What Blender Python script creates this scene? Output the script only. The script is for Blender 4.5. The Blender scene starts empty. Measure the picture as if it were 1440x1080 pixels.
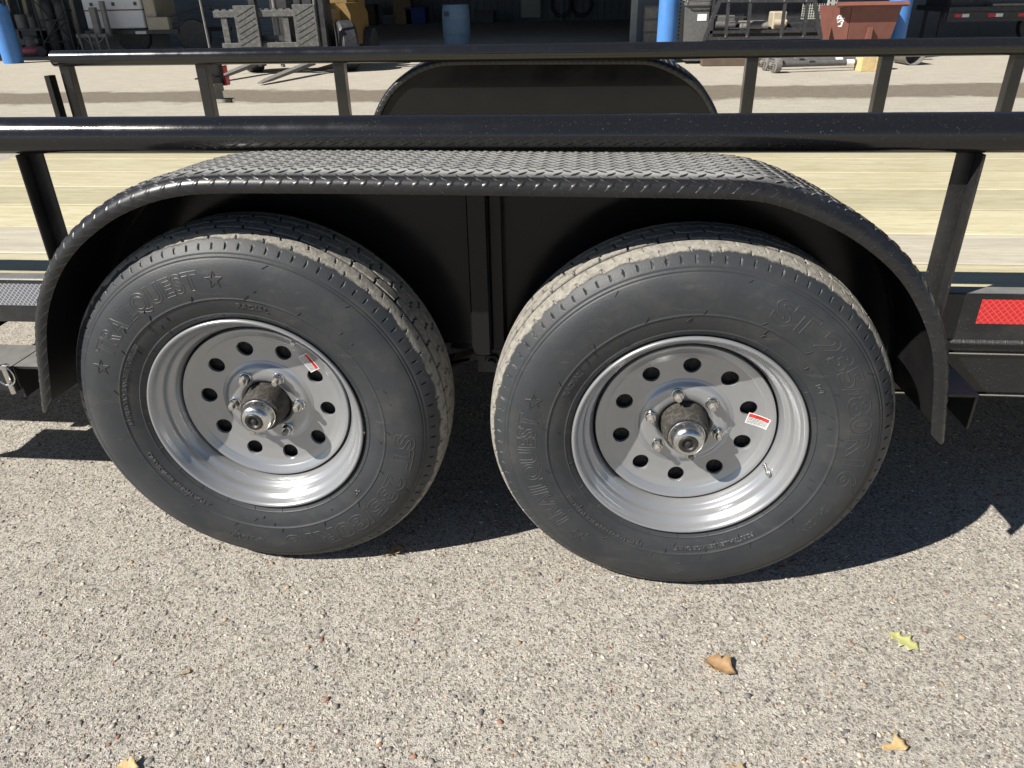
import bpy, bmesh, math, random
import numpy as np
from mathutils import Vector, Matrix
random.seed(7); rng = np.random.default_rng(7)
D = bpy.data; scn = bpy.context.scene; COL = scn.collection
PI = math.pi

# ------------------------------------------------------------------ camera
CAM = Vector((0.2211, -1.2419, 1.1509)); YAW, PITCH, ROLL = 0.1009, 0.4853, -0.0203; FPX = 1047.36
fw = Vector((-math.sin(YAW)*math.cos(PITCH), math.cos(YAW)*math.cos(PITCH), -math.sin(PITCH)))
r0 = Vector((math.cos(YAW), math.sin(YAW), 0)); u0 = r0.cross(fw)
rt = math.cos(ROLL)*r0 + math.sin(ROLL)*u0; up = -math.sin(ROLL)*r0 + math.cos(ROLL)*u0
cd = D.cameras.new('camera'); cam = D.objects.new('camera', cd); COL.objects.link(cam)
cd.sensor_width = 36; cd.sensor_fit = 'HORIZONTAL'; cd.lens = FPX/1440*36; cd.clip_start = .02; cd.clip_end = 2000
cam.matrix_world = Matrix(((rt.x, up.x, -fw.x, CAM.x), (rt.y, up.y, -fw.y, CAM.y), (rt.z, up.z, -fw.z, CAM.z), (0, 0, 0, 1)))
scn.camera = cam
def ray(px, py): return fw + (px-720)/FPX*rt - (py-540)/FPX*up
def atY(px, py, Y): d = ray(px, py); return CAM + d*((Y-CAM.y)/d.y)
def atZ(px, py, Z=0.): d = ray(px, py); return CAM + d*((Z-CAM.z)/d.z)
# ------------------------------------------------------------------ light
SUN = Vector((-.885, -.64, 1.0)).normalized()
w = D.worlds.new('World'); scn.world = w; w.use_nodes = True
nt = w.node_tree; sky = nt.nodes.new('ShaderNodeTexSky'); sky.sky_type = 'NISHITA'; sky.sun_disc = False
sky.sun_elevation = math.asin(SUN.z); sky.sun_rotation = math.atan2(SUN.x, SUN.y); sky.air_density = .75; sky.dust_density = .3; sky.altitude = 600
bg = nt.nodes['Background']; nt.links.new(sky.outputs[0], bg.inputs[0]); bg.inputs[1].default_value = .05
sl = D.lights.new('sun', 'SUN'); sl.energy = 5.0; sl.angle = math.radians(.53); sl.color = (1, .95, .87)
so = D.objects.new('sun', sl); COL.objects.link(so); so.rotation_euler = (-SUN).to_track_quat('-Z', 'Y').to_euler(); so.location = (-6, -5, 7)
vs = scn.view_settings; vs.view_transform = 'Standard'; vs.look = 'None'; vs.gamma = 1; vs.exposure = .74; vs.use_curve_mapping = False

# ------------------------------------------------------------------ materials
def newmat(name):
    m = D.materials.new(name); m.use_nodes = True; n = m.node_tree
    return m, n, n.nodes['Principled BSDF'], n.nodes.new('ShaderNodeTexCoord')
def link(n, a, b): n.links.new(a, b)
def noise(n, co, scale, detail=4, rough=.55):
    t = n.nodes.new('ShaderNodeTexNoise'); t.inputs['Scale'].default_value = scale; t.inputs['Detail'].default_value = detail; t.inputs['Roughness'].default_value = rough
    if co: link(n, co, t.inputs['Vector'])
    return t.outputs['Fac']
def ramp(n, fac, stops, interp='LINEAR'):
    r = n.nodes.new('ShaderNodeValToRGB'); r.color_ramp.interpolation = interp; e = r.color_ramp.elements
    while len(e) < len(stops): e.new(.5)
    for k, (p, c) in enumerate(stops):
        e[k].position = p; e[k].color = (*c, 1) if not isinstance(c, (int, float)) else (c, c, c, 1)
    link(n, fac, r.inputs[0]); return r.outputs[0]
def mix(n, fac, a, b, mode='MIX'):
    x = n.nodes.new('ShaderNodeMix'); x.data_type = 'RGBA'; x.blend_type = mode
    for sock, v in ((x.inputs[0], fac), (x.inputs[6], a), (x.inputs[7], b)):
        if isinstance(v, (int, float)): sock.default_value = v
        elif isinstance(v, tuple): sock.default_value = (*v, 1)
        else: link(n, v, sock)
    return x.outputs[2]
def math_(n, op, a, b=0., c=0.):
    x = n.nodes.new('ShaderNodeMath'); x.operation = op
    for k, v in enumerate((a, b, c)):
        if isinstance(v, (int, float)): x.inputs[k].default_value = v
        else: link(n, v, x.inputs[k])
    return x.outputs[0]
def bump(n, bs, h, strength, dist):
    b = n.nodes.new('ShaderNodeBump'); b.inputs['Strength'].default_value = strength; b.inputs['Distance'].default_value = dist
    link(n, h, b.inputs['Height']); link(n, b.outputs[0], bs.inputs['Normal']); return b
def mapping(n, co, scale):
    m = n.nodes.new('ShaderNodeMapping'); m.inputs['Scale'].default_value = scale; link(n, co, m.inputs[0]); return m.outputs[0]
def simple(name, col, rough=.5, metal=0., var=.25, nscale=14., bmp=0., bscale=60., dust=0., dustcol=(.3, .26, .2)):
    m, n, bs, tc = newmat(name); co = tc.outputs['Object']
    f = noise(n, co, nscale, 5)
    c = mix(n, f, tuple(x*(1-var) for x in col), tuple(min(1, x*(1+var)) for x in col))
    if dust:
        d = ramp(n, noise(n, co, nscale*2.3, 6, .7), [(.45, 0.), (.75, 1.)])
        c = mix(n, math_(n, 'MULTIPLY', d, dust), c, dustcol)
    link(n, c, bs.inputs['Base Color']); bs.inputs['Roughness'].default_value = rough; bs.inputs['Metallic'].default_value = metal
    r = ramp(n, noise(n, co, nscale*1.7, 4), [(.3, max(0, rough-.08)), (.7, min(1, rough+.1))]); link(n, r, bs.inputs['Roughness'])
    if bmp: bump(n, bs, noise(n, co, bscale, 4), bmp, .004)
    return m
def satin(name, col, rough, metal):
    m, n, bs, tc = newmat(name); co = tc.outputs['Object']
    c = mix(n, ramp(n, noise(n, co, 8, 6, .7), [(.45, 0.), (.8, .22)]), col, (.27, .25, .22))
    link(n, c, bs.inputs['Base Color']); bs.inputs['Roughness'].default_value = rough; bs.inputs['Metallic'].default_value = metal
    bs.inputs['Coat Weight'].default_value = .25; bs.inputs['Coat Roughness'].default_value = .12
    return m
def paint_black(name, rough=.3, speck=1.0, dusty=.0, settle=0.):
    m, n, bs, tc = newmat(name); co = tc.outputs['Object']
    sp = ramp(n, noise(n, co, 420, 2), [(.69, 0.), (.74, 1.)])
    c = mix(n, math_(n, 'MULTIPLY', sp, .35*speck), (.009, .009, .010), (.55, .53, .5))
    d = ramp(n, noise(n, co, 9, 7, .7), [(.4, 0.), (.8, 1.)])
    c = mix(n, math_(n, 'MULTIPLY', d, dusty), c, (.2, .19, .17))
    if settle:
        ge = n.nodes.new('ShaderNodeNewGeometry'); sp_ = n.nodes.new('ShaderNodeSeparateXYZ'); link(n, ge.outputs['Normal'], sp_.inputs[0])
        top = ramp(n, sp_.outputs[2], [(.90, 0.), (.97, .4), (.997, 1.)])
        c = mix(n, math_(n, 'MULTIPLY', math_(n, 'MULTIPLY', top, settle), ramp(n, noise(n, co, 30, 5, .7), [(.2, .6), (.7, 1.)])), c, (.43, .425, .40))
    link(n, c, bs.inputs['Base Color'])
    link(n, ramp(n, noise(n, co, 6, 6, .65), [(.3, rough-.07), (.75, rough+.14)]), bs.inputs['Roughness'])
    bs.inputs['Specular IOR Level'].default_value = .52; bump(n, bs, noise(n, co, 260, 2), .12, .0008)
    return m
def ground_mat():
    m, n, bs, tc = newmat('exposed_aggregate'); co = tc.outputs['Object']
    sx = n.nodes.new('ShaderNodeSeparateXYZ'); link(n, co, sx.inputs[0])
    big = noise(n, co, 1.1, 6, .6); mid = noise(n, co, 16, 6, .65); fine = noise(n, co, 420, 3, .6)
    c = mix(n, ramp(n, big, [(.3, 0.), (.68, 1.)]), (.405, .376, .323), (.555, .521, .458))
    c = mix(n, .55, c, ramp(n, mid, [(.25, (.33, .30, .256)), (.5, (.485, .45, .393)), (.8, (.61, .572, .51))]))
    c = mix(n, .8, c, ramp(n, fine, [(.33, (.36, .335, .31)), (.47, (.93, .93, .93)), (.7, (1.08, 1.08, 1.08))]), 'MULTIPLY')
    for sc, lo, hi in ((260, .60, 1.16), (125, .80, 1.10)):
        v = n.nodes.new('ShaderNodeTexVoronoi'); v.inputs['Scale'].default_value = sc; link(n, co, v.inputs['Vector'])
        s3 = n.nodes.new('ShaderNodeSeparateColor'); link(n, v.outputs['Color'], s3.inputs[0])
        c = mix(n, 1., c, ramp(n, s3.outputs[2], [(0, lo*.72), (.12, lo), (.3, .94), (1, hi)]), 'MULTIPLY')
    nearm = ramp(n, math_(n, 'MULTIPLY', sx.outputs['Y'], .12), [(.3, 1.), (.75, .25)])
    hts = []
    for sc, th, amt in ((115, .40, .9), (210, .42, .75), (55, .24, .85)):
        v = n.nodes.new('ShaderNodeTexVoronoi'); v.inputs['Scale'].default_value = sc; v.inputs['Randomness'].default_value = 1
        wv = n.nodes.new('ShaderNodeVectorMath'); wv.operation = 'ADD'
        nz = n.nodes.new('ShaderNodeTexNoise'); nz.inputs['Scale'].default_value = sc*1.2; link(n, co, nz.inputs['Vector'])
        sc_ = n.nodes.new('ShaderNodeVectorMath'); sc_.operation = 'SCALE'; sc_.inputs[3].default_value = .55/sc; link(n, nz.outputs['Color'], sc_.inputs[0])
        link(n, co, wv.inputs[0]); link(n, sc_.outputs[0], wv.inputs[1]); link(n, wv.outputs[0], v.inputs['Vector'])
        s2 = n.nodes.new('ShaderNodeSeparateColor'); link(n, v.outputs['Color'], s2.inputs[0])
        col = ramp(n, s2.outputs[0], [(0, (.07, .068, .07)), (.1, (.17, .16, .15)), (.24, (.33, .29, .24)), (.42, (.4, .36, .3)), (.58, (.33, .25, .18)), (.66, (.5, .47, .42)), (.82, (.24, .135, .09)), (.88, (.46, .42, .37))], 'CONSTANT')
        rad = math_(n, 'MULTIPLY', s2.outputs[1], th)
        msk = math_(n, 'LESS_THAN', v.outputs['Distance'], rad)
        c = mix(n, math_(n, 'MULTIPLY', math_(n, 'MULTIPLY', msk, amt), nearm), c, col)
        hts.append(math_(n, 'MULTIPLY', math_(n, 'SUBTRACT', rad, math_(n, 'MINIMUM', v.outputs['Distance'], rad)), 60/sc))
    # shallow gravel-filled drain across the yard, washed darker than the rest
    wob = math_(n, 'MULTIPLY', math_(n, 'SUBTRACT', noise(n, co, .7, 9, .72), .5), 1.5)
    yy = math_(n, 'ADD', sx.outputs['Y'], wob)
    band = math_(n, 'MULTIPLY', ramp(n, math_(n, 'MULTIPLY', yy, .1), [(.80, 0.), (.82, 1.)]), ramp(n, math_(n, 'MULTIPLY', yy, .1), [(.935, 1.), (.955, 0.)]))
    c = mix(n, math_(n, 'MULTIPLY', band, .85), c, mix(n, ramp(n, noise(n, co, 9, 9, .8), [(.3, 0.), (.7, 1.)]), (.085, .066, .045), (.21, .17, .12)))
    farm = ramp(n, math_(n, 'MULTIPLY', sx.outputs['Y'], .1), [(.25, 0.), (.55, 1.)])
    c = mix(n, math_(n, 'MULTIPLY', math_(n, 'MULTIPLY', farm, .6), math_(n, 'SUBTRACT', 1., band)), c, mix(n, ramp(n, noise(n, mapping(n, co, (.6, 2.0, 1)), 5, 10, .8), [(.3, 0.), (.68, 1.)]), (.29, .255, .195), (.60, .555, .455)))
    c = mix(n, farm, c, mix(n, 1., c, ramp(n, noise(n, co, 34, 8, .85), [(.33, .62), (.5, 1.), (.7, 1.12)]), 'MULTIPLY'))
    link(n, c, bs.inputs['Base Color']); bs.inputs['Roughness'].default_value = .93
    h = math_(n, 'ADD', math_(n, 'ADD', hts[0], hts[1]), hts[2])
    h = math_(n, 'ADD', h, math_(n, 'MULTIPLY', fine, .35)); h = math_(n, 'ADD', h, math_(n, 'MULTIPLY', noise(n, co, 130, 4, .7), .5))
    bump(n, bs, h, 1.0, .010)
    return m
def rubber_mat():
    m, n, bs, tc = newmat('tire_rubber'); co = tc.outputs['Object']
    sx = n.nodes.new('ShaderNodeSeparateXYZ'); link(n, co, sx.inputs[0])
    r = math_(n, 'SQRT', math_(n, 'ADD', math_(n, 'MULTIPLY', sx.outputs[0], sx.outputs[0]), math_(n, 'MULTIPLY', sx.outputs[2], sx.outputs[2])))
    c = mix(n, ramp(n, noise(n, co, 7, 6, .6), [(.3, 0.), (.75, 1.)]), (.021, .0245, .029), (.038, .041, .045))
    scuff = ramp(n, noise(n, mapping(n, co, (3, 3, 14)), 4, 7, .75), [(.6, 0.), (.75, 1.)])
    c = mix(n, math_(n, 'MULTIPLY', scuff, .5), c, (.13, .125, .115))
    bloom = ramp(n, noise(n, co, 11, 8, .7), [(.5, 0.), (.72, 1.)]); c = mix(n, math_(n, 'MULTIPLY', bloom, .28), c, (.105, .095, .078))
    # road dust picked up by the tread and its shoulder, ragged lower edge
    edge = math_(n, 'ADD', sx.outputs[1], math_(n, 'MULTIPLY', math_(n, 'SUBTRACT', noise(n, co, 26, 7, .72), .5), .022))
    dust = ramp(n, math_(n, 'MULTIPLY', edge, 10.), [(.155, 0.), (.185, 1.)])
    proud = ramp(n, math_(n, 'MULTIPLY', r, 1.0), [(.3835, 0.), (.3865, 1.)])
    shd = math_(n, 'LESS_THAN', sx.outputs[1], .042)
    cov = math_(n, 'MULTIPLY', dust, math_(n, 'MAXIMUM', proud, shd))
    patch = ramp(n, noise(n, co, 75, 6, .75), [(.3, .45), (.6, 1.)])
    dc = mix(n, noise(n, co, 160, 5, .7), (.16, .149, .128), (.44, .412, .358))
    c = mix(n, math_(n, 'MULTIPLY', cov, patch), c, dc)
    link(n, c, bs.inputs['Base Color']); bs.inputs['Specular IOR Level'].default_value = .45
    link(n, ramp(n, cov, [(0, .52), (1, .95)]), bs.inputs['Roughness'])
    h = math_(n, 'ADD', math_(n, 'MULTIPLY', noise(n, co, 300, 4, .7), .3), math_(n, 'MULTIPLY', math_(n, 'MULTIPLY', noise(n, co, 110, 5, .75), cov), 2.6))
    bump(n, bs, h, .6, .0025)
    return m
def wood_mat(name, ca, cb, stretch=(2.6, 24, 24), grey=.0):
    m, n, bs, tc = newmat(name); co0 = tc.outputs['Object']
    oi = n.nodes.new('ShaderNodeObjectInfo'); add = n.nodes.new('ShaderNodeVectorMath'); add.operation = 'ADD'
    sc_ = n.nodes.new('ShaderNodeVectorMath'); sc_.operation = 'SCALE'; sc_.inputs[0].default_value = (37, 11, 5); link(n, oi.outputs['Random'], sc_.inputs[3])
    link(n, co0, add.inputs[0]); link(n, sc_.outputs[0], add.inputs[1]); co = add.outputs[0]
    g = noise(n, mapping(n, co, stretch), 1.6, 8, .65); g2 = noise(n, mapping(n, co, (stretch[0]*4.5, stretch[1]*6, stretch[2]*6)), 1.4, 5, .7)
    c = mix(n, ramp(n, g, [(.3, 0.), (.7, 1.)]), ca, cb)
    c = mix(n, .8, c, ramp(n, g2, [(.28, (.66, .58, .44)), (.5, (1, 1, 1))]), 'MULTIPLY')
    v = n.nodes.new('ShaderNodeTexVoronoi'); v.inputs['Scale'].default_value = 1; link(n, mapping(n, co, (1.5, 5.0, 0)), v.inputs['Vector'])
    kn = ramp(n, math_(n, 'ADD', v.outputs['Distance'], math_(n, 'MULTIPLY', noise(n, co, 40, 3), .05)), [(.045, 1.), (.085, 0.)])
    c = mix(n, math_(n, 'MULTIPLY', kn, .75), c, (.2, .13, .07))
    hv = n.nodes.new('ShaderNodeHueSaturation'); link(n, c, hv.inputs['Color'])
    link(n, ramp(n, oi.outputs['Random'], [(0, .85), (1, 1.08)]), hv.inputs['Value']); hv.inputs['Saturation'].default_value = 1-grey
    link(n, hv.outputs[0], bs.inputs['Base Color']); bs.inputs['Roughness'].default_value = .75
    bump(n, bs, g2, .35, .0012)
    return m
def tape_mat(name, col, scale, line):
    m, n, bs, tc = newmat(name); co = tc.outputs['Object']
    v = n.nodes.new('ShaderNodeTexVoronoi'); v.feature = 'DISTANCE_TO_EDGE'; v.inputs['Scale'].default_value = scale; v.inputs['Randomness'].default_value = 0
    mp = n.nodes.new('ShaderNodeMapping'); mp.inputs['Rotation'].default_value = (0, math.radians(45), 0); mp.inputs['Scale'].default_value = (1, .001, 1); link(n, co, mp.inputs[0]); link(n, mp.outputs[0], v.inputs['Vector'])
    c = mix(n, ramp(n, v.outputs['Distance'], [(.06, 1.), (.10, 0.)]), col, line)
    link(n, c, bs.inputs['Base Color']); bs.inputs['Roughness'].default_value = .25; return m
def sticker_mat():
    m, n, bs, tc = newmat('warning_label'); co = tc.outputs['UV']
    s = n.nodes.new('ShaderNodeSeparateXYZ'); link(n, co, s.inputs[0]); U, V = s.outputs[0], s.outputs[1]
    def inside(a, lo, hi): return math_(n, 'MULTIPLY', math_(n, 'GREATER_THAN', a, lo), math_(n, 'LESS_THAN', a, hi))
    inb = math_(n, 'MULTIPLY', inside(U, .04, .96), inside(V, .06, .94))
    red = math_(n, 'GREATER_THAN', V, .66)
    ln = math_(n, 'GREATER_THAN', math_(n, 'FRACT', math_(n, 'MULTIPLY', V, 9.)), .42)
    brk = math_(n, 'GREATER_THAN', noise(n, mapping(n, co, (60, 9, 1)), 1, 2), .40)
    txt = math_(n, 'MULTIPLY', ln, brk)
    body = mix(n, txt, (.75, .75, .74), (.03, .03, .03))
    word = math_(n, 'MULTIPLY', math_(n, 'MULTIPLY', inside(V, .72, .88), inside(U, .3, .8)), math_(n, 'GREATER_THAN', noise(n, mapping(n, co, (40, 8, 1)), 1, 2), .5))
    hd = mix(n, word, (.62, .04, .025), (.05, .02, .02))
    c = mix(n, inb, (.8, .8, .8), mix(n, red, body, hd))
    link(n, c, bs.inputs['Base Color']); bs.inputs['Roughness'].default_value = .35; return m
def pebble_mat():
    m, n, bs, tc = newmat('pebble'); a = n.nodes.new('ShaderNodeVertexColor'); a.layer_name = 'col'
    f = noise(n, tc.outputs['Object'], 300, 3)
    link(n, mix(n, .5, a.outputs[0], ramp(n, f, [(.3, .6), (.6, 1.)]), 'MULTIPLY'), bs.inputs['Base Color']); bs.inputs['Roughness'].default_value = .8; return m
M = {}
M['ground'] = ground_mat(); M['rubber'] = rubber_mat(); M['pebble'] = pebble_mat()
M['black'] = paint_black('black_paint', .14, .7); M['fender'] = paint_black('black_tread_plate', .33, .6, .05, .93); M['panel'] = paint_black('black_panel', .14, .1); M['panel'].node_tree.nodes['Principled BSDF'].inputs['Specular IOR Level'].default_value = .22
M['post'] = paint_black('black_post_paint', .34, 1., .16); M['dusty'] = paint_black('dusty_black_paint', .38, 1., .14, .45); M['letter'] = simple('moulded_rubber', (.034, .035, .037), .5)
M['silver'] = satin('silver_paint', (.35, .36, .375), .28, .55)
M['chrome'] = simple('plated_steel', (.62, .61, .58), .22, 1., .15, 60)
M['cast'] = simple('dusty_cast_iron', (.03, .029, .027), .75, .1, .3, 60, .5, 300, .55, (.19, .16, .12))
M['plug'] = simple('rubber_plug', (.02, .02, .02), .45)
M['deck'] = wood_mat('pine_deck', (.41, .368, .23), (.55, .51, .355)); M['deck_grey'] = wood_mat('weathered_pine', (.38, .335, .235), (.52, .465, .34), grey=.25)
M['redtape'] = tape_mat('red_reflective_tape', (.5, .02, .025), 105, (.62, .08, .07)); M['whitetape'] = tape_mat('silver_reflective_tape', (.13, .135, .155), 125, (.42, .43, .46))
M['sticker'] = sticker_mat()
M['blue'] = simple('blue_post_paint', (.055, .2, .52), .45, 0, .18, 5, dust=.18); M['barrel'] = simple('faded_blue_plastic', (.11, .2, .3), .55, 0, .3, 5, dust=.3)
M['red'] = simple('rusty_red_paint', (.175, .066, .05), .6, 0, .3, 6, .3, 40, .4, (.16, .1, .075)); M['carriage'] = simple('dark_dusty_steel', (.075, .075, .073), .6, .2, .35, 9, .3, 80, .45, (.3, .28, .24)); M['mower'] = simple('red_mower_paint', (.5, .1, .11), .4, dust=.3)
M['yellow'] = simple('yellow_truck_paint', (.21, .13, .035), .5, 0, .25, 6, dust=.4); M['steel'] = simple('dusty_grey_steel', (.17, .165, .155), .6, .2, .3, 9, .3, 80, .6, (.36, .33, .28))
M['dark'] = simple('dark_painted_steel', (.025, .026, .03), .5, 0, .3, 8, dust=.15); M['darkgrey'] = simple('grey_plastic', (.09, .09, .09), .55, dust=.3)
M['white'] = simple('white_panel_paint', (.62, .63, .64), .5, 0, .1, 3, dust=.15); M['tan'] = simple('tan_panel', (.4, .35, .26), .6, dust=.3)
M['card'] = simple('cardboard', (.3, .2, .11), .85); M['wall'] = simple('grey_sheet_metal', (.17, .2, .23), .5, .2, .15, 2); M['inwall'] = simple('dim_lining_panel', (.17, .178, .195), .7)
M['slab'] = simple('shop_concrete', (.40, .385, .37), .85, 0, .25, 2); M['rackcream'] = simple('rack_enamel', (.42, .43, .38), .5, 0, .15, 8, dust=.4, dustcol=(.2, .09, .04))
M['lens'] = simple('red_lens', (.6, .01, .03), .15); M['timber'] = wood_mat('pine_block', (.5, .37, .17), (.66, .52, .28), (3, 14, 14))
M['brownwood'] = simple('dark_timber', (.1, .07, .05), .8, 0, .3, 12); M['bin'] = simple('blue_bin', (.02, .04, .25), .5)
M['whitemark'] = simple('white_lettering', (.75, .75, .73), .6)
M['leaf_y'] = simple('pale_green_leaf', (.42, .42, .18), .6, 0, .15, 40); M['leaf_b'] = simple('brown_leaf', (.29, .18, .09), .65, 0, .25, 60); M['leaf_t'] = simple('tan_leaf', (.46, .33, .16), .65, 0, .2, 60); M['leaf_d'] = simple('dull_leaf', (.3, .22, .12), .7)
M['weld'] = simple('weld_metal', (.12, .12, .12), .4, .7, .4, 200, .6, 400)

# ------------------------------------------------------------------ mesh builder
class MB:
    def __init__(s): s.v = []; s.f = []
    def add(s, vs, fs, mtx=None):
        o = len(s.v)
        for p in vs: s.v.append(tuple(mtx @ Vector(p)) if mtx is not None else tuple(p))
        for f in fs: s.f.append(tuple(o+i for i in f))
        return s
    def box(s, x0, x1, y0, y1, z0, z1, mtx=None, bev=0.):
        if bev:
            bm = bmesh.new(); bmesh.ops.create_cube(bm, size=1)
            for v in bm.verts: v.co = Vector(((x0+x1)/2+v.co.x*(x1-x0), (y0+y1)/2+v.co.y*(y1-y0), (z0+z1)/2+v.co.z*(z1-z0)))
            bmesh.ops.bevel(bm, geom=bm.edges[:], offset=bev, segments=1, affect='EDGES', profile=.5)
            bm.verts.index_update(); s.add([v.co for v in bm.verts], [[v.index for v in f.verts] for f in bm.faces], mtx); bm.free(); return s
        return s.add([(x0, y0, z0), (x1, y0, z0), (x1, y1, z0), (x0, y1, z0), (x0, y0, z1), (x1, y0, z1), (x1, y1, z1), (x0, y1, z1)],
                     [(0, 3, 2, 1), (4, 5, 6, 7), (0, 1, 5, 4), (1, 2, 6, 5), (2, 3, 7, 6), (3, 0, 4, 7)], mtx)
    def lathe(s, prof, n=32, mtx=None, axis='Z', cap=True):
        """prof: list of (radius, height); revolved about the axis"""
        vs = []; fs = []; m = len(prof)
        for k in range(n):
            a = 2*PI*k/n; c, q = math.cos(a), math.sin(a)
            for r, h in prof: vs.append((r*c, r*q, h) if axis == 'Z' else ((r*c, h, r*q) if axis == 'Y' else (h, r*c, r*q)))
        flip = axis == 'Y'
        for k in range(n):
            k2 = (k+1) % n
            for j in range(m-1):
                f = (k*m+j, k2*m+j, k2*m+j+1, k*m+j+1); fs.append(f[::-1] if flip else f)
        if cap:
            for j, rev in ((0, True), (m-1, False)):
                if prof[j][0] > 1e-5:
                    f = [k*m+j for k in range(n)]; fs.append(tuple(f[::-1] if rev != flip else f))
        return s.add(vs, fs, mtx)
    def cyl(s, a, b, r, r2=None, n=16, cap=True):
        a = Vector(a); b = Vector(b); d = b-a; q = d.to_track_quat('Z', 'Y').to_matrix().to_4x4()
        return s.lathe([(r, 0), (r if r2 is None else r2, d.length)], n, Matrix.Translation(a) @ q, cap=cap)
    def tube(s, pts, r, n=8):
        for a, b in zip(pts[:-1], pts[1:]): s.cyl(a, b, r, n=n)
        return s
    def prism(s, poly, t0, t1, mtx=None, plane='XZ'):
        k = len(poly)
        def P(p, t): return (p[0], t, p[1]) if plane == 'XZ' else ((p[0], p[1], t) if plane == 'XY' else (t, p[0], p[1]))
        vs = [P(p, t0) for p in poly]+[P(p, t1) for p in poly]
        fs = [tuple(range(k)), tuple(range(2*k-1, k-1, -1))]+[(i, i+k, (i+1) % k+k, (i+1) % k) for i in range(k)]
        return s.add(vs, fs, mtx)
    def mesh(s, name, mat=None, smooth=30):
        me = D.meshes.new(name); me.from_pydata(s.v, [], s.f)
        bm = bmesh.new(); bm.from_mesh(me); bmesh.ops.recalc_face_normals(bm, faces=bm.faces); bm.to_mesh(me); bm.free()
        if mat: me.materials.append(M[mat])
        if smooth: me.shade_smooth(); me.set_sharp_from_angle(angle=math.radians(smooth))
        return me
    def build(s, name, mat, parent=None, smooth=30): return obj(name, s.mesh(name, mat, smooth), parent)
def obj(name, me, parent=None, loc=None, rot=None):
    o = D.objects.new(name, me); COL.objects.link(o)
    if loc is not None: o.location = loc
    if rot is not None: o.rotation_euler = rot
    if parent:
        o.parent = parent; o.matrix_parent_inverse = PINV[parent.name].inverted()
    PINV[o.name] = (PINV[parent.name] @ Matrix() if False else Matrix.LocRotScale(o.location, o.rotation_euler, None))
    return o
PINV = {}      # world matrix of every object built (children are placed in world coordinates)
def child_local(name, me, parent, loc=(0, 0, 0), rot=(0, 0, 0)):
    o = D.objects.new(name, me); COL.objects.link(o); o.parent = parent; o.location = loc; o.rotation_euler = rot; return o
def tag(o, label, cat, group=None, kind=None):
    o['label'] = label
    if cat: o['category'] = cat
    if group: o['group'] = group
    if kind: o['kind'] = kind
    return o
def thing(name, label, cat, loc, rotz=0, group=None):
    o = D.objects.new(name, None); COL.objects.link(o); o.location = loc; o.rotation_euler = (0, 0, rotz); o.empty_display_size = .1
    PINV[o.name] = Matrix.LocRotScale(Vector(loc), o.rotation_euler, None)
    return tag(o, label, cat, group)
def part(name, mb, mat, parent, smooth=30):      # geometry given in the thing's own coordinates
    return child_local(name, mb.mesh(name, mat, smooth), parent)

# ------------------------------------------------------------------ ground
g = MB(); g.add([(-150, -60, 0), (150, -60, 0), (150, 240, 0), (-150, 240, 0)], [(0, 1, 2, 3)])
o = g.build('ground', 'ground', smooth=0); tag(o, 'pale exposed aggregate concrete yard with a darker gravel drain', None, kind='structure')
def make_pebbles():
    bm = bmesh.new(); bmesh.ops.create_icosphere(bm, subdivisions=1, radius=1); bv = np.array([v.co[:] for v in bm.verts]); bf = np.array([[v.index for v in f.verts] for f in bm.faces]); bm.free()
    N = 42000
    u = rng.random(N); Y = -.6+1.7*u**1.35; X = rng.uniform(-1, 1, N)*(1.15+.75*(Y+.6))+.1
    R = np.clip(.0012*np.exp(rng.normal(.38, .48, N)), .0009, .0072)
    R[:420] = rng.uniform(.0034, .0064, 420)
    a = rng.uniform(0, 2*PI, N); el = rng.uniform(.6, 1.0, N); fl = rng.uniform(.35, .7, N)
    V = bv[None]*(1+rng.normal(0, .12, (N, 12, 1)))
    V = V*np.stack([R*1.25, R*el, R*fl], 1)[:, None]
    c, s = np.cos(a)[:, None], np.sin(a)[:, None]
    W = np.stack([V[..., 0]*c-V[..., 1]*s+X[:, None], V[..., 0]*s+V[..., 1]*c+Y[:, None], V[..., 2]+(R*fl*.02)[:, None]], -1).reshape(-1, 3)
    F = (bf[None]+12*np.arange(N)[:, None, None]).reshape(-1, 3)
    me = D.meshes.new('gravel'); me.vertices.add(len(W)); me.vertices.foreach_set('co', W.ravel().astype(np.float32))
    me.loops.add(F.size); me.loops.foreach_set('vertex_index', F.ravel().astype(np.int32))
    me.polygons.add(len(F)); me.polygons.foreach_set('loop_start', np.arange(0, F.size, 3, dtype=np.int32)); me.polygons.foreach_set('loop_total', np.full(len(F), 3, np.int32))
    me.update(); pal = np.array([(.40, .36, .30), (.34, .30, .245), (.47, .43, .37), (.25, .23, .21), (.11, .11, .115), (.2, .19, .185), (.36, .26, .16), (.27, .14, .09), (.6, .57, .52), (.3, .3, .31)])
    pr = np.array([.26, .2, .13, .12, .07, .09, .05, .03, .025, .025]); pc = pal[rng.choice(len(pal), N, p=pr)]*rng.uniform(.85, 1.15, (N, 1))
    ca = me.color_attributes.new('col', 'FLOAT_COLOR', 'POINT'); arr = np.ones((len(W), 4), np.float32); arr[:, :3] = np.repeat(pc, 12, 0); ca.data.foreach_set('color', arr.ravel())
    me.materials.append(M['pebble']); me.shade_smooth()
    o = obj('gravel', me); tag(o, 'small mixed pebbles set in the concrete around the tires', 'gravel', kind='stuff')
make_pebbles()

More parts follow.
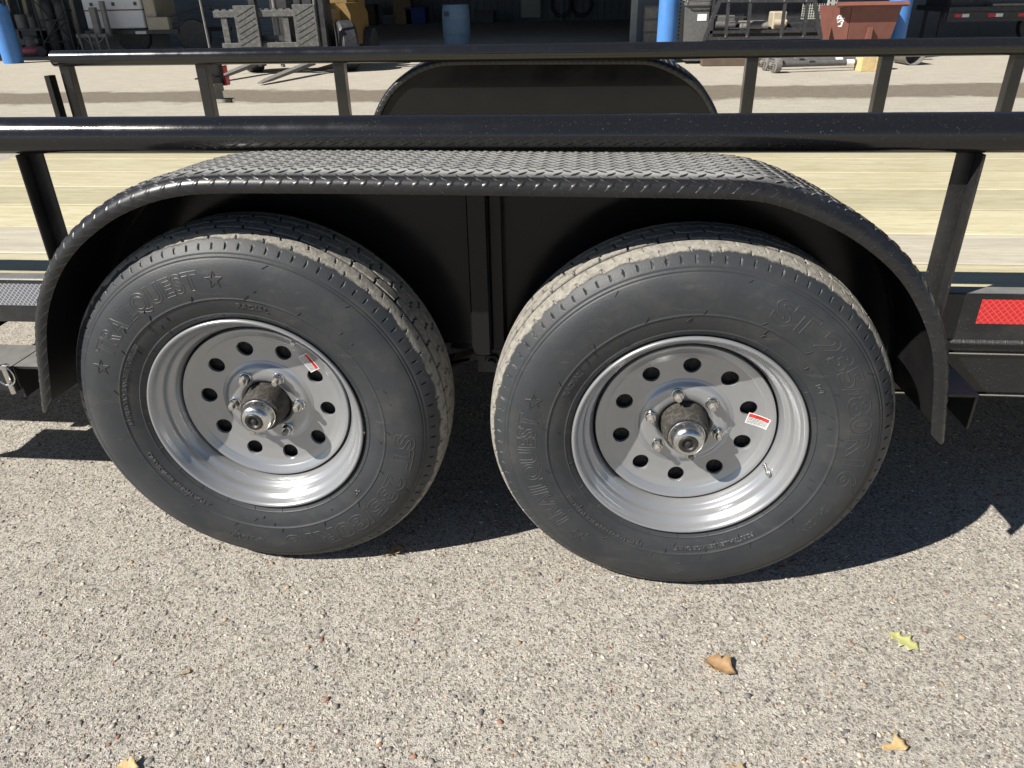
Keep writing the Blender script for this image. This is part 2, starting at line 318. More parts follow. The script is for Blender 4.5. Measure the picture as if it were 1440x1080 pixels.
# ------------------------------------------------------------------ trailer
TC = Vector((0.3, 1.3755, 0))
trailer = thing('utility_trailer', 'black tandem-axle utility trailer with pine deck, pipe rails and tread plate fenders', 'trailer', TC)
YN, YF, RT = .27, 2.466, .0363; ZT = .902; DECK = .54; XL, XR = -2.3, 3.4
def tp(name, mb, mat, smooth=30): return obj(name, mb.mesh(name, mat, smooth), trailer)
def mirror_y(y): return 2*1.3755-y
# pipe rails
for Y, ZT in ((YN, (atY(700, 161, YN).z+atY(700, 215.3, YN).z)/2), (YF, .902)):
    mb = MB(); xl = atY(75, 82, YF).x
    prof = [(RT-.004, 0), (RT, .003), (RT, XR-xl)]
    mb.lathe(prof, 64, Matrix.Translation((xl, Y, ZT)), axis='X'); tp('top_rail', mb, 'black')
# side frame
for sgn, Y in ((1, .297), (-1, mirror_y(.297))):
    y0, y1 = sorted((Y, Y+sgn*.045)); yi = sorted((Y, Y+sgn*.006))
    mb = MB(); mb.box(XL, XR, yi[0], yi[1], .468, .577, bev=.002); mb.box(XL, XR, *sorted((Y+sgn*.0055, Y+sgn*.045)), .571, .5765, bev=.001); tp('side_frame', mb, 'dusty')
    if sgn == 1:
        mb = MB(); mb.box(.80, XR, Y+.004, Y+.012, .338, .4665); mb.box(.80, XR, Y-.001, Y+.05, .436, .442); mb.box(.80, XR, Y-.001, Y+.05, .336, .342); lr = tp('lower_channel', mb, 'black')
        mb = MB()
        for zz in (.4425, .3425):
            mb.box(.8, XR, Y-.0022, Y-.0012, zz-.003, zz)
        tp('edge_glint', mb, 'chrome')  # bright strips stand in for light catching the channel's flange edges
        mb = MB()                                   # weld laid along the joint
        xx = .95
        while xx < 1.6:
            mb.lathe([(.0001, -.006), (.005+random.random()*.0015, -.002), (.005, .003), (.0001, .006)], 8, Matrix.Translation((xx, Y-.001, .468)), axis='X'); xx += .0042
        tp('weld_bead', mb, 'weld')
# deck boards
ys = np.linspace(.345, mirror_y(.345), 9)
for k in range(8):
    mb = MB(); mb.box(XL+.01, XR, ys[k]+.005, ys[k+1]-.005, DECK-.038, DECK+random.uniform(-.0015, .0015), bev=.003)
    tp('deck_board', mb, 'deck_grey' if k == 1 else 'deck')
for x in np.arange(-2.1, 3.3, .405):  # unseen cross members, added to block light under the deck
    mb = MB(); mb.box(x, x+.04, .305, mirror_y(.305), .42, .5); tp('added_cross_member', mb, 'black')
# rail posts: steel angle, one leg along the rail, one square to it
pxs = [atY(q, 82, 2.44).x for q in (83, 277, 473, 1060, 1251, 1438)]
def angle_post(x, near):
    mb = MB(); s = -1 if x < 0 else 1
    if near:
        xa, xb = x-.019, x+.019
        mb.box(xa, xb, .2915, .2965, .43, .885, bev=.0015)
        xe = (xa, xa+.005) if s < 0 else (xb-.005, xb)
        mb.box(*xe, .2575, .2915, .43, .866, bev=.0015)
    else:
        mb.box(x-.026, x+.026, mirror_y(.296), mirror_y(.246), .43, .885, bev=.003)
    return mb
npx = list(pxs); npx[2] = atY(47, 230, .28).x; npx[3] = atY(1361, 230, .28).x
for k, x in enumerate(pxs):
    tp('rail_post', angle_post(npx[k], True), 'post'); tp('rail_post', angle_post(x, False), 'black')
    for xx, yy, zz in ((npx[k], .280, .874), (x, mirror_y(.302), .888)):
        mb = MB()
        for j in range(9): mb.lathe([(.0001, -.003), (.0022+random.random()*.0014, 0), (.0001, .003)], 6, Matrix.Translation((xx-.017+j*.0043, yy+random.uniform(-.002, .002), zz+random.uniform(-.002, .002))), axis='X')
        tp('weld_bead', mb, 'black')
mb = MB(); mb.box(pxs[0]-.075, pxs[0]-.05, 2.40, 2.45, .5, .83); tp('gate_stop', mb, 'black')
# ---- fender: tread plate swept along the wheel arch
lip_px = [(74.6, 583), (72.5, 560), (69.5, 530), (66.5, 500), (65, 470), (67, 440), (73, 417), (86, 383), (108, 351), (132, 329), (157, 310), (186, 295), (217, 283.5), (248, 276.5), (280, 273), (340, 272), (450, 272.5), (560, 273.6), (700, 275.5), (850, 277.5), (960, 279), (1020, 280), (1050, 281), (1071, 283.5), (1092, 288), (1113, 295), (1144, 307.5), (1175, 322), (1200, 336.5), (1227, 356), (1250, 376), (1269, 397), (1283, 419), (1295, 443), (1305, 468), (1311, 492), (1313.5, 520), (1313, 550), (1310.5, 585), (1308, 626)]
raw = [(q.x, q.z) for q in (atY(x, y, -.018) for x, y in lip_px)]
def resample(pts, step, smooth=3):
    P = np.array(pts); out = []
    for i in range(len(P)-1):
        p0, p1, p2, p3 = P[max(i-1, 0)], P[i], P[i+1], P[min(i+2, len(P)-1)]
        for t in np.linspace(0, 1, 30, endpoint=False): out.append(.5*(2*p1+(p2-p0)*t+(2*p0-5*p1+4*p2-p3)*t*t+(3*p1-p0-3*p2+p3)*t**3))
    out.append(P[-1]); out = np.array(out); L = np.r_[0, np.cumsum(np.linalg.norm(np.diff(out, axis=0), axis=1))]
    q = np.linspace(0, L[-1], int(L[-1]/step)+1); R = np.stack([np.interp(q, L, out[:, k]) for k in (0, 1)], 1)
    for _ in range(smooth*8): R[1:-1] = .25*R[:-2]+.5*R[1:-1]+.25*R[2:]
    return R
PATH = resample(raw, .006); NP = len(PATH)
TAN = np.gradient(PATH, axis=0); TAN /= np.linalg.norm(TAN, axis=1)[:, None]; NRM = np.stack([-TAN[:, 1], TAN[:, 0]], 1)
PL = np.r_[0, np.cumsum(np.linalg.norm(np.diff(PATH, axis=0), axis=1))]
sec = resample([(-.0175, 0), (-.0212, .008), (-.0205, .0165), (-.0155, .0238), (-.006, .0292), (.008, .0325), (.028, .0338), (.06, .0325), (.10, .0300), (.14, .0285), (.18, .0268), (.226, .0244), (.241, .0210), (.2485, .0120), (.249, .002), (.247, -.006)], .0045, 0)
SL = np.r_[0, np.cumsum(np.linalg.norm(np.diff(sec, axis=0), axis=1))]
stn = np.gradient(sec, axis=0); stn /= np.linalg.norm(stn, axis=1)[:, None]; snm = np.stack([-stn[:, 1], stn[:, 0]], 1)   # outward in (Y, n)
def fsurf(u, v, h):
    u = PL[-1]/2+(u-PL[-1]/2)*(1-2*.024*max(0., 1-v/.018)/PL[-1])      # corner of the lip cut back at both ends
    px = np.interp(u, PL, PATH[:, 0]); pz = np.interp(u, PL, PATH[:, 1]); nx = np.interp(u, PL, NRM[:, 0]); nz = np.interp(u, PL, NRM[:, 1])
    y = np.interp(v, SL, sec[:, 0])+h*np.interp(v, SL, snm[:, 0]); m_ = np.interp(v, SL, sec[:, 1])+h*np.interp(v, SL, snm[:, 1])
    return (px+nx*m_, y, pz+nz*m_)
def make_fender():
    U = PL[::2]; V = SL
    mb = MB(); nu, nv = len(U), len(V); vs = []
    for h in (0, -.003):
        for u in U:
            for v in V: vs.append(fsurf(u, v, h))
    fs = []; K = nu*nv
    for i in range(nu-1):
        for j in range(nv-1):
            a = i*nv+j; fs.append((a, a+1, a+nv+1, a+nv)); fs.append((K+a, K+a+nv, K+a+nv+1, K+a+1))
    for i in range(nu-1):
        for j in (0, nv-1):
            a = i*nv+j; fs.append((a, a+nv, K+a+nv, K+a))
    for j in range(nv-1):
        for i in (0, nu-1):
            a = i*nv+j; fs.append((a, a+1, K+a+1, K+a))
    mb.add(vs, fs)
    p = .0292; i = 0
    for i, b in enumerate(np.arange(.0048, SL[-1]-.004, p/2)):
        for a in np.arange(.01+(p/2 if i % 2 else 0), PL[-1]-.01, p):
            d = 1 if i % 2 else -1
            hl, hw, hh = .0122, .0042, (.0012 if b < .045 else .0017); c = math.sqrt(.5)
            def q(l, w_, h):
                return fsurf(min(max(a+(l-w_*d)*c, 0), PL[-1]), min(max(b+(l*d+w_)*c, 0.0002), SL[-1]-.0002), h)
            mb.add([q(-hl, 0, 0), q(hl, 0, 0), q(-.3*hl, hw, 0), q(.3*hl, hw, 0), q(.3*hl, -hw, 0), q(-.3*hl, -hw, 0), q(-.55*hl, 0, hh), q(.55*hl, 0, hh), q(0, hw*.35, hh), q(0, -hw*.35, hh)],
                   [(0, 5, 6), (5, 9, 6), (5, 4, 9), (4, 7, 9), (4, 1, 7), (1, 3, 7), (3, 8, 7), (3, 2, 8), (2, 6, 8), (2, 0, 6), (6, 9, 7, 8)])
    me = D.meshes.new('fender'); me.from_pydata(mb.v, [], mb.f); me.materials.append(M['fender']); me.shade_smooth(); me.set_sharp_from_angle(angle=math.radians(42))
    return me
fme = make_fender()
f1 = obj('fender', fme, trailer)
fm = fme.copy(); co = np.empty(len(fm.vertices)*3); fm.vertices.foreach_get('co', co); co = co.reshape(-1, 3); co[:, 1] = 2*1.3755-co[:, 1]; fm.vertices.foreach_set('co', co.ravel()); fm.flip_normals(); fm.update()
f2 = obj('fender', fm, trailer)
arch = [tuple(PATH[k]+NRM[k]*.008) for k in range(0, NP, 6)]
arch = [(x, z) for x, z in arch if z > .5]; arch = [(arch[0][0], .47)]+arch+[(arch[-1][0], .47)]
for y in (.2265, mirror_y(.2265)-.003):
    mb = MB(); mb.prism(arch, y, y+.003); tp('splash_panel', mb, 'panel', 0)
for y0, y1 in ((.165, .2255), (mirror_y(.2255), mirror_y(.165))):
    mb = MB(); mb.box(-.004, .036, y0, y1, .47, .862, bev=.003); mb.box(.036, .062, y0+.03, y1, .47, .862, bev=.002); tp('fender_upright', mb, 'panel')
# fender stays near both ends
mb = MB(); mb.box(.925, 1.035, .17, .297, .400, .406); mb.box(1.029, 1.0345, .17, .297, .325, .4005); tp('fender_stay', mb, 'dusty')
mb = MB(); mb.box(-1.08, -.90, .185, .297, .400, .406); mb.box(-1.08, -1.0745, .185, .297, .325, .4005); tp('fender_stay', mb, 'dusty')
mb = MB(); mb.box(-1.75, -1.081, .178, .297, .401, .407, bev=.001); mb.box(-1.75, -1.081, .178, .184, .345, .4005); tp('ramp_holder', mb, 'dusty')
pc = atY(8, 527, .165); pin = MB(); pin.cyl((pc.x, .168, .414), (pc.x+.003, .168, .345), .0075, n=14); pin.lathe([(.0001, 0), (.011, .002), (.011, .008), (.0001, .01)], 14, Matrix.Translation((pc.x, .168, .408)))
pts = [(pc.x+.004+.022*math.cos(a), .158, pc.z+.024*math.sin(a)) for a in np.linspace(0, 2*PI, 33)]; pin.tube(pts, .0018, 6); tp('lynch_pin', pin, 'chrome')
# reflective tape
def tape(x0, x1, z0, z1, y, mat, name='reflective_tape'):
    mb = MB(); mb.box(x0, x1, y-.0012, y-.0004, z0, z1); tp(name, mb, mat)
a = atY(1390, 421, .297); b = atY(1440, 456, .297); tape(a.x-.012, a.x+.15, b.z, a.z, .297, 'redtape')
a = atY(57, 397, .297); b = atY(20, 429, .297); tape(-1.32, a.x+.06, b.z, a.z-.004, .297, 'whitetape')
# suspension
for x in (-.433, .433):
    mb = MB(); mb.cyl((x, .12, .378), (x, mirror_y(.12), .378), .038, n=24); tp('axle', mb, 'black')
for Y in (.30, mirror_y(.36)):
    for xc in (-.433, .433):
        mb = MB()
        for k, (l, z) in enumerate(((.43, 0), (.34, -.008), (.24, -.016))):
            poly = [(xc+t*l*.93, .345+z+.055*t*t) for t in np.linspace(-1, 1, 13)]
            poly = poly+[(x, zz-.0075) for x, zz in poly[::-1]]
            mb.prism(poly, Y, Y+.045)
        mb.box(xc-.05, xc+.05, Y-.006, Y+.051, .30, .322); tp('leaf_spring', mb, 'panel')
    mb = MB(); mb.box(-.012, .056, Y-.012, Y-.006, .37, .468); mb.box(-.012, .056, Y+.051, Y+.057, .37, .468); mb.box(-.02, .064, Y-.02, Y+.06, .462, .4675); h = tp('spring_hanger', mb, 'post')
    mb = MB(); mb.prism([(-.085, .37), (.02, .408), (.13, .37), (.13, .385), (.02, .428), (-.085, .385)], Y+.0, Y+.04); tp('equalizer', mb, 'post')
    mb = MB(); mb.lathe([(.0001, 0), (.0095, 0), (.0095, -.022), (.0001, -.024)], 12, Matrix.Translation((.022, Y-.012, .40)), axis='Y'); mb.lathe([(.0001, -.001), (.017, -.001), (.018, -.010), (.0001, -.0105)], 6, Matrix.Translation((.022, Y-.012, .40)), axis='Y'); tp('hanger_bolt', mb, 'weld')
# tail lamp bracket on the far side
LB = thing  # (kept simple: parts of the trailer)
mb = MB(); mb.box(-1.665, -1.578, 2.60, 2.606, .765, .885, bev=.001); mb.box(-1.665, -1.60, 2.47, 2.60, .80, .806); tp('lamp_bracket', mb, 'black')
mb = MB(); mb.box(-1.60, -1.571, 2.607, 2.65, .758, .80, bev=.003); mb.box(-1.585, -1.574, 2.607, 2.65, .815, .85, bev=.003); tp('tail_lamp', mb, 'lens')
mb = MB(); mb.box(-1.63, -1.588, 2.594, 2.599, .735, .772); mb.box(-1.64, -1.60, 2.600, 2.604, .70, .765); tp('reflector_plate', mb, 'steel')
mb = MB(); mb.box(-1.70, -1.548, 2.595, 2.62, .676, .700, bev=.004); tp('lamp_bar', mb, 'chrome')
# ---- wheels
def wheel_profiles():
    YC = .094; R = .3905
    half = [(.2245, .004), (.231, -.001), (.240, -.0055), (.2545, -.0112), (.270, -.0148), (.286, -.0168), (.303, -.0172), (.320, -.0158), (.336, -.0115), (.350, -.0045), (.362, .0035), (.3715, .0115), (.379, .0195), (.3845, .029), (.3875, .042), (.3892, .060), (R-.0003, .078), (R, YC)]
    full = half+[(r, 2*YC-y) for r, y in half[-2::-1]]
    return full
PROF = wheel_profiles(); YC = .094
def cr_profile(pts, steps):
    P = np.array(pts); out = []
    for i in range(len(P)-1):
        p0, p1, p2, p3 = P[max(i-1, 0)], P[i], P[i+1], P[min(i+2, len(P)-1)]
        for t in np.linspace(0, 1, 12, endpoint=False): out.append(.5*(2*p1+(p2-p0)*t+(2*p0-5*p1+4*p2-p3)*t*t+(3*p1-p0-3*p2+p3)*t**3))
    out.append(P[-1]); out = np.array(out); L = np.r_[0, np.cumsum(np.linalg.norm(np.diff(out, axis=0), axis=1))]
    q = steps(L[-1]); return np.stack([np.interp(q, L, out[:, k]) for k in (0, 1)], 1)
PR = cr_profile(PROF, lambda L: np.r_[np.linspace(0, L*.68, 190), np.linspace(L*.68, L, 46)[1:]])
sel = PR[:, 1] < .03; o_ = np.argsort(PR[sel][:, 0]); SWR = PR[sel][o_, 0]; SWY = PR[sel][o_, 1]
def sw_y(r): return np.interp(r, SWR, SWY)
def make_tire(rot, hub_z, full=True):
    prof = PR if full else PR[::6]
    NT = 1440 if full else 120; th = np.linspace(0, 2*PI, NT, endpoint=False)
    r = prof[:, 0]; y = prof[:, 1]
    tn = np.gradient(prof, axis=0); tn /= np.linalg.norm(tn, axis=1)[:, None]+1e-9; nr, ny = -tn[:, 1]*-1, -tn[:, 0]   # outward normal (r, y)
    TH, Rr = np.meshgrid(th, r, indexing='ij'); Yy = np.broadcast_to(y, Rr.shape); t = Yy-YC
    H = np.zeros_like(Rr)
    if full:
        NPITCH = 46; ph = (TH+rot)*NPITCH/(2*PI); fr = ph-np.floor(ph)
        tread = Rr > .3835
        zig = np.where(fr < .5, fr*4-1, 3-fr*4)          # -1..1 triangle
        stepz = np.clip(zig*3, -1, 1)
        for gt, w_, amp in ((-.0475, .0062, .0), (-.0165, .0052, .0016), (.0165, .0052, .0016), (.0475, .0062, .0)):
            d = np.abs(t-gt-amp*stepz); H -= np.where(tread & (d < w_/2+.0012), np.clip((w_/2+.0012-d)/.0012, 0, 1), 0)*.0062
        # hooked sipes across the centre ribs
        for lo, hi, off, slope in ((-.046, -.030, .0, 1.9), (-.030, -.0175, .02, -1.2), (-.014, .0, .42, 1.9), (.0, .014, .5, -1.2), (.0175, .032, .1, 1.9), (.032, .046, .2, -1.2)):
            x = (ph-off-slope*(t-lo)*2.2); d = np.abs(x-np.round(x))*2*PI*.39/NPITCH
            m_ = tread & (t > lo) & (t < hi); H -= np.where(m_ & (d < .0023), .0056, 0)
        for lo, hi, off in ((-.066, -.0535, .5), (-.079, -.071, .0), (.0535, .066, .5)):
            x = ph-off-(t-lo)*6; d = np.abs(x-np.round(x))*2*PI*.39/NPITCH
            H -= np.where((t > lo) & (t < hi) & (Rr > .376) & (d < .0021), .0038, 0)
        # radial slots along the shoulder
        side = Yy < .03
        x = ph*2+.25; d = np.abs(x-np.round(x))*2*PI*.366/NPITCH/2
        e = (d/.0017)**2+((Rr-.3655)/.0056)**2; H -= np.where(side & (e < 1), np.sqrt(np.clip(1-e, 0, 1))*.0030, 0)
        # moulded rings on the sidewall
        for rr, w_, hh in ((.2365, .0012, .0009), (.2705, .0016, .0013), (.3475, .0012, -.0012), (.3528, .0012, -.0012)):
            H += np.where(side & (np.abs(Rr-rr) < w_), hh, 0)
        H += np.where(side & (Rr < .2705) & (Rr > .2365), -.0006, 0)
    Rn = Rr+H*np.broadcast_to(nr, Rr.shape); Yn = Yy+H*np.broadcast_to(ny, Rr.shape)
    X = Rn*np.cos(TH); Z = Rn*np.sin(TH)
    floor_ = -hub_z-.0005; under = Z < floor_; Z = np.where(under, floor_, Z)
    bulge = np.clip((-.30-Z)/.08, 0, 1)*np.exp(-(X/.13)**2)*np.clip((.375-Rr)/.05, 0, 1)*(Rr > .26); Yn = Yn-bulge*.006*np.where(Yy < YC, 1, -1)
    P = np.stack([X, Yn, Z], -1).reshape(-1, 3); m = len(r)
    i = np.arange(NT)[:, None]*m; i2 = ((np.arange(NT)+1) % NT)[:, None]*m; j = np.arange(m-1)[None]
    F = np.stack([i+j, i+j+1, i2+j+1, i2+j], -1).reshape(-1, 4)
    me = D.meshes.new('tire'); me.vertices.add(len(P)); me.vertices.foreach_set('co', P.ravel().astype(np.float32)); me.loops.add(F.size); me.loops.foreach_set('vertex_index', F.ravel().astype(np.int32))
    me.polygons.add(len(F)); me.polygons.foreach_set('loop_start', np.arange(0, F.size, 4, dtype=np.int32)); me.polygons.foreach_set('loop_total', np.full(len(F), 4, np.int32)); me.update(calc_edges=True); me.validate()
    me.materials.append(M['rubber']); me.shade_smooth()
    if full: me.set_sharp_from_angle(angle=math.radians(38))
    return me
def text_verts(body, bevel, bold=0., fill='NONE', spacing=1.):
    c = D.curves.new('lettering', 'FONT'); c.body = body; c.fill_mode = fill; c.bevel_depth = bevel; c.bevel_resolution = 0; c.resolution_u = 4; c.offset = bold; c.size = 1; c.space_character = spacing
    o = D.objects.new('lettering', c); COL.objects.link(o); bpy.context.view_layer.update()
    me = D.meshes.new_from_object(o.evaluated_get(bpy.context.evaluated_depsgraph_get()))
    bm = bmesh.new(); bm.from_mesh(me); bmesh.ops.remove_doubles(bm, verts=bm.verts, dist=1e-4)
    if fill == 'NONE':
        for _ in range(3):
            le = [e for e in bm.edges if e.calc_length() > .09]
            if le: bmesh.ops.subdivide_edges(bm, edges=le, cuts=1, use_grid_fill=True)
    bm.to_mesh(me); bm.free()
    v = np.array([p.co[:] for p in me.vertices]); f = [tuple(p.vertices) for p in me.polygons]
    D.objects.remove(o); D.curves.remove(c); D.meshes.remove(me); return v, f
def arc_text(mb, body, mid, span, rbase, height, bevel, bold=0., z=.0, spacing=1.):
    v, f = text_verts(body, bevel/height, bold, spacing=spacing)
    x0, x1 = v[:, 0].min(), v[:, 0].max(); y0 = 0
    th = math.radians(mid)-((v[:, 0]-x0)/(x1-x0)-.5)*math.radians(span); r = rbase+(v[:, 1])*height/.69
    y = sw_y(r)-v[:, 2]*height-z
    W = np.stack([r*np.cos(th), y, r*np.sin(th)], 1)
    if not isinstance(mb, list): mb.add(W, f); return
    par = list(range(len(v)))                       # one mesh per letter: join outlines whose spans overlap
    def find(a):
        while par[a] != a: par[a] = par[par[a]]; a = par[a]
        return a
    for q in f:
        for k in q[1:]: par[find(k)] = find(q[0])
    comp = {}
    for k in range(len(v)): comp.setdefault(find(k), []).append(k)
    spans = sorted([[v[c, 0].min(), v[c, 0].max(), set(c)] for c in comp.values()], key=lambda q: q[0]); outp = []
    for a, b, c in spans:
        if outp and a < outp[-1][1]-.35*(b-a): outp[-1][1] = max(outp[-1][1], b); outp[-1][2] |= c
        else: outp.append([a, b, c])
    for a, b, c in outp:
        ids = sorted(c); ix = {k: n_ for n_, k in enumerate(ids)}; l = MB(); l.add(W[ids], [tuple(ix[k] for k in q) for q in f if q[0] in c]); mb.append(('raised_letter', l))
def ring_marks(mb, rot):
    def tick(a, r1, r2, da, h=.0012, w_=.0005):
        n_ = 3; P = []
        for k in range(n_+1):
            r = r1+(r2-r1)*k/n_; aa = a+da*k/n_
            for s in (-1, 1): P.append((r*math.cos(aa+s*w_/r), float(sw_y(r)), r*math.sin(aa+s*w_/r)))
            P.append((r*math.cos(aa), float(sw_y(r))-h, r*math.sin(aa)))
        fs = []
        for k in range(n_):
            b = 3*k; fs += [(b, b+2, b+5, b+3), (b+2, b+1, b+4, b+5)]
        mb.add(P, fs)
    for k in range(24): tick(rot+k*2*PI/24, .2285, .2365, .0)
    for k in range(17): tick(rot+k*2*PI/17+.1, .2705, .282, -.035 if k % 2 else -.02, .0016)
    for k in range(34): tick(rot+random.random()*2*PI, *(lambda q: (q, q+random.uniform(.004, .012)))(random.choice((.246, .252, .260, .290, .338))), random.uniform(-.03, .0), .0016)
def make_lettering(rot):
    """rot: degrees added to the pattern; text reads clockwise with tops outward"""
    out = []
    arc_text(out, 'TRAILQUEST', 195.5+rot, 53, .2935, .034, .0007, .022, spacing=1.06)
    for a in (163.5, 227.5):
        pts = []; mb = MB()
        for k in range(11):
            q = math.radians(90+36*k); rr = .0165 if k % 2 == 0 else .0068
            pts.append((rr*math.cos(q), rr*math.sin(q)))
        ce = math.radians(a+rot)
        def P(p): r = .309+p[1]; return (r*math.cos(ce-p[0]/.309), float(sw_y(r))-.0004, r*math.sin(ce-p[0]/.309))
        mb.tube([P(p) for p in pts], .0009, 5); out.append(('raised_star', mb))
    arc_text(out, 'ST 235/80R16', 26+rot, 84, .2925, .037, .0008, .03, spacing=1.0)
    arc_text(out, '124/120M', -32+rot, 15, .302, .0155, .0007, .0)
    mb = MB()
    arc_text(mb, 'RADIAL', 150.5+rot, 14, .252, .0095, .0009)
    arc_text(mb, '10 PR LOAD RANGE E TUBELESS', -128+rot, 44, .2585, .0075, .0008)
    arc_text(mb, 'FOR TRAILER SERVICE ONLY', -73+rot, 37, .254, .0075, .0008)
    arc_text(mb, 'DOT', 30+rot, 5, .252, .0075, .0008); out.append(('small_print', mb))
    random.seed(int(rot)+500); mb = MB()
    ring_marks(mb, math.radians(rot)); out.append(('mould_vents', mb)); return out
def disc_y(r):
    return np.interp(r, [.050, .054, .058, .078, .085, .091, .098, .120, .146, .158, .166, .172, .176, .1775], [.070, .0665, .0645, .0645, .0665, .0715, .0735, .0725, .0685, .0640, .0595, .0560, .0555, .0590])
def make_rim(hole_off):
    mb = MB()
    # barrel with flange, bead seat and drop centre
    mb.lathe([(.2195, .006), (.2225, .003), (.2235, -.001), (.2222, -.0045), (.2195, -.0055), (.2165, -.004), (.2138, .001), (.2118, .008), (.2090, .0135), (.2040, .0175), (.2012, .021), (.2005, .028), (.1995, .034), (.1960, .0385), (.1910, .0415), (.1880, .0445), (.1868, .049), (.1848, .0535), (.1822, .058), (.1815, .066), (.1812, .09), (.1812, .17)], 160, axis='Y', cap=False)
    n = 160
    rr = [.0498, .0502, .052, .054, .056, .059, .068, .076, .079, .082, .085, .088, .091, .0945, .098]
    mb.lathe([(r, float(disc_y(r))+(.012 if k == 0 else 0)) for k, r in enumerate(rr)]+[(.1, float(disc_y(.1))+.0016)], n, axis='Y', cap=False)
    rr = [.158, .162, .166, .169, .172, .174, .176, .1772]
    mb.lathe([(.146, float(disc_y(.146))+.004), (.1560, float(disc_y(.1560))+.0016)]+[(r, float(disc_y(r))) for r in rr]+[(.1778, .064), (.1775, .1)], n, axis='Y', cap=False)
    r_m, hr = .128, .0172; hx, hy = math.radians(18)*r_m, .03
    for k in range(10):
        c0 = math.radians(hole_off+36*k); NA = 64; ringpts = []
        rings = 6
        cor = [math.atan2(sy_*hy, sx_*hx) % (2*PI) for sx_ in (-1, 1) for sy_ in (-1, 1)]; ang = sorted([q for q in (2*PI*q_/64 for q_ in range(64)) if min(abs(q-k_) for k_ in cor) > .045]+cor); NA = len(ang)
        for a in ang:
            ca, sa = math.cos(a), math.sin(a); tb = min(hx/abs(ca) if abs(ca) > 1e-6 else 9, hy/abs(sa) if abs(sa) > 1e-6 else 9)
            for j in range(-2, rings+1):
                if j < 0: rad = hr-.0009 if j == -2 else hr-.0007
                else: rad = hr+(tb-hr)*(j/rings)
                u_, v_ = rad*ca, rad*sa; r = r_m+v_; th = c0+u_/r_m; y = float(disc_y(r))
                if j == -2: y += .006
                elif j == -1: y += .0011
                ringpts.append((r*math.cos(th), y, r*math.sin(th)))
        m_ = rings+3; fs = []
        for q in range(NA):
            q2 = (q+1) % NA
            for j in range(m_-1): fs.append((q*m_+j, q2*m_+j, q2*m_+j+1, q*m_+j+1))
        mb.add(ringpts, fs)
    me = D.meshes.new('wheel'); me.from_pydata(mb.v, [], mb.f); bm = bmesh.new(); bm.from_mesh(me); bmesh.ops.remove_doubles(bm, verts=bm.verts, dist=.00008); bmesh.ops.recalc_face_normals(bm, faces=bm.faces); bm.to_mesh(me); bm.free()
    me.materials.append(M['silver']); me.shade_smooth(); me.set_sharp_from_angle(angle=math.radians(50)); return me
nut = MB(); nut.lathe([(.0128, .002), (.0132, 0), (.0128, -.002), (.0108, -.003)], 20, axis='Y', cap=False)
nut.lathe([(.0112, -.001), (.0112, -.0125), (.0098, -.0145), (.0062, -.015)], 6, axis='Y', cap=False); NUT = nut.mesh('lug_nut', 'chrome', 25)
stud = MB(); stud.lathe([(.0062, -.004), (.0062, -.023), (.0052, -.0245), (.0001, -.0246)], 16, axis='Y'); STUD = stud.mesh('stud', 'steel', 30)
hub = MB(); hub.lathe([(.0480, .085), (.0462, .055), (.0448, .040), (.0425, .026), (.0405, .022), (.0372, .0205), (.0355, .0215), (.030, .022)], 48, axis='Y', cap=False); hub.lathe([(.046, .084), (.09, .086), (.09, .12)], 40, axis='Y', cap=False); HUB = hub.mesh('hub', 'cast', 35)
cp = MB(); cp.lathe([(.0352, .0215), (.0352, .0165), (.0338, .0155), (.0330, .009), (.0318, .001), (.0290, -.0055), (.0240, -.0095), (.0190, -.0105), (.0186, -.006)], 48, axis='Y', cap=False); CAP = cp.mesh('grease_cap', 'chrome', 40)
pl = MB(); pl.lathe([(.0188, -.0070), (.0185, -.0112), (.0165, -.0128), (.0125, -.0125), (.0085, -.0085), (.0065, -.0085), (.0058, -.0115), (.0040, -.0128), (.0001, -.0130)], 40, axis='Y', cap=False); PLUG = pl.mesh('rubber_plug', 'plug', 40)
vlv = MB(); vlv.lathe([(.0085, .004), (.0085, -.001), (.0062, -.003), (.0060, -.012), (.0048, -.0125), (.0046, -.030), (.0052, -.0305), (.0052, -.040), (.0040, -.041), (.0001, -.041)], 16, axis='Y'); VALVE = vlv.mesh('valve_stem', 'chrome', 30)
drum = MB(); drum.lathe([(.03, .092), (.155, .092), (.158, .1), (.158, .16), (.03, .165)], 40, axis='Y', cap=False); DRUM = drum.mesh('brake_drum', 'cast', 35)
def sticker(parent, a, tilt, w_=.042, h_=.025, r=.143):
    ca = math.radians(a); me = D.meshes.new('warning_label'); vs = []; fs = []; uv = []
    nx, nz = 6, 4; t = math.radians(tilt)
    for i in range(nx+1):
        for j in range(nz+1):
            u, v = i/nx, j/nz; lx, lz = (u-.5)*w_, (v-.5)*h_; x = r*math.cos(ca)+lx*math.cos(t)-lz*math.sin(t); z = r*math.sin(ca)+lx*math.sin(t)+lz*math.cos(t)
            vs.append((x, float(disc_y(math.hypot(x, z)))-.0006, z)); uv.append((u, v))
    for i in range(nx):
        for j in range(nz): a_ = i*(nz+1)+j; fs.append((a_, a_+nz+1, a_+nz+2, a_+1))
    me.from_pydata(vs, [], fs); l = me.uv_layers.new(name='UVMap')
    for lp in me.loops: l.data[lp.index].uv = uv[lp.vertex_index]
    me.materials.append(M['sticker']); me.shade_smooth(); child_local('warning_label', me, parent)
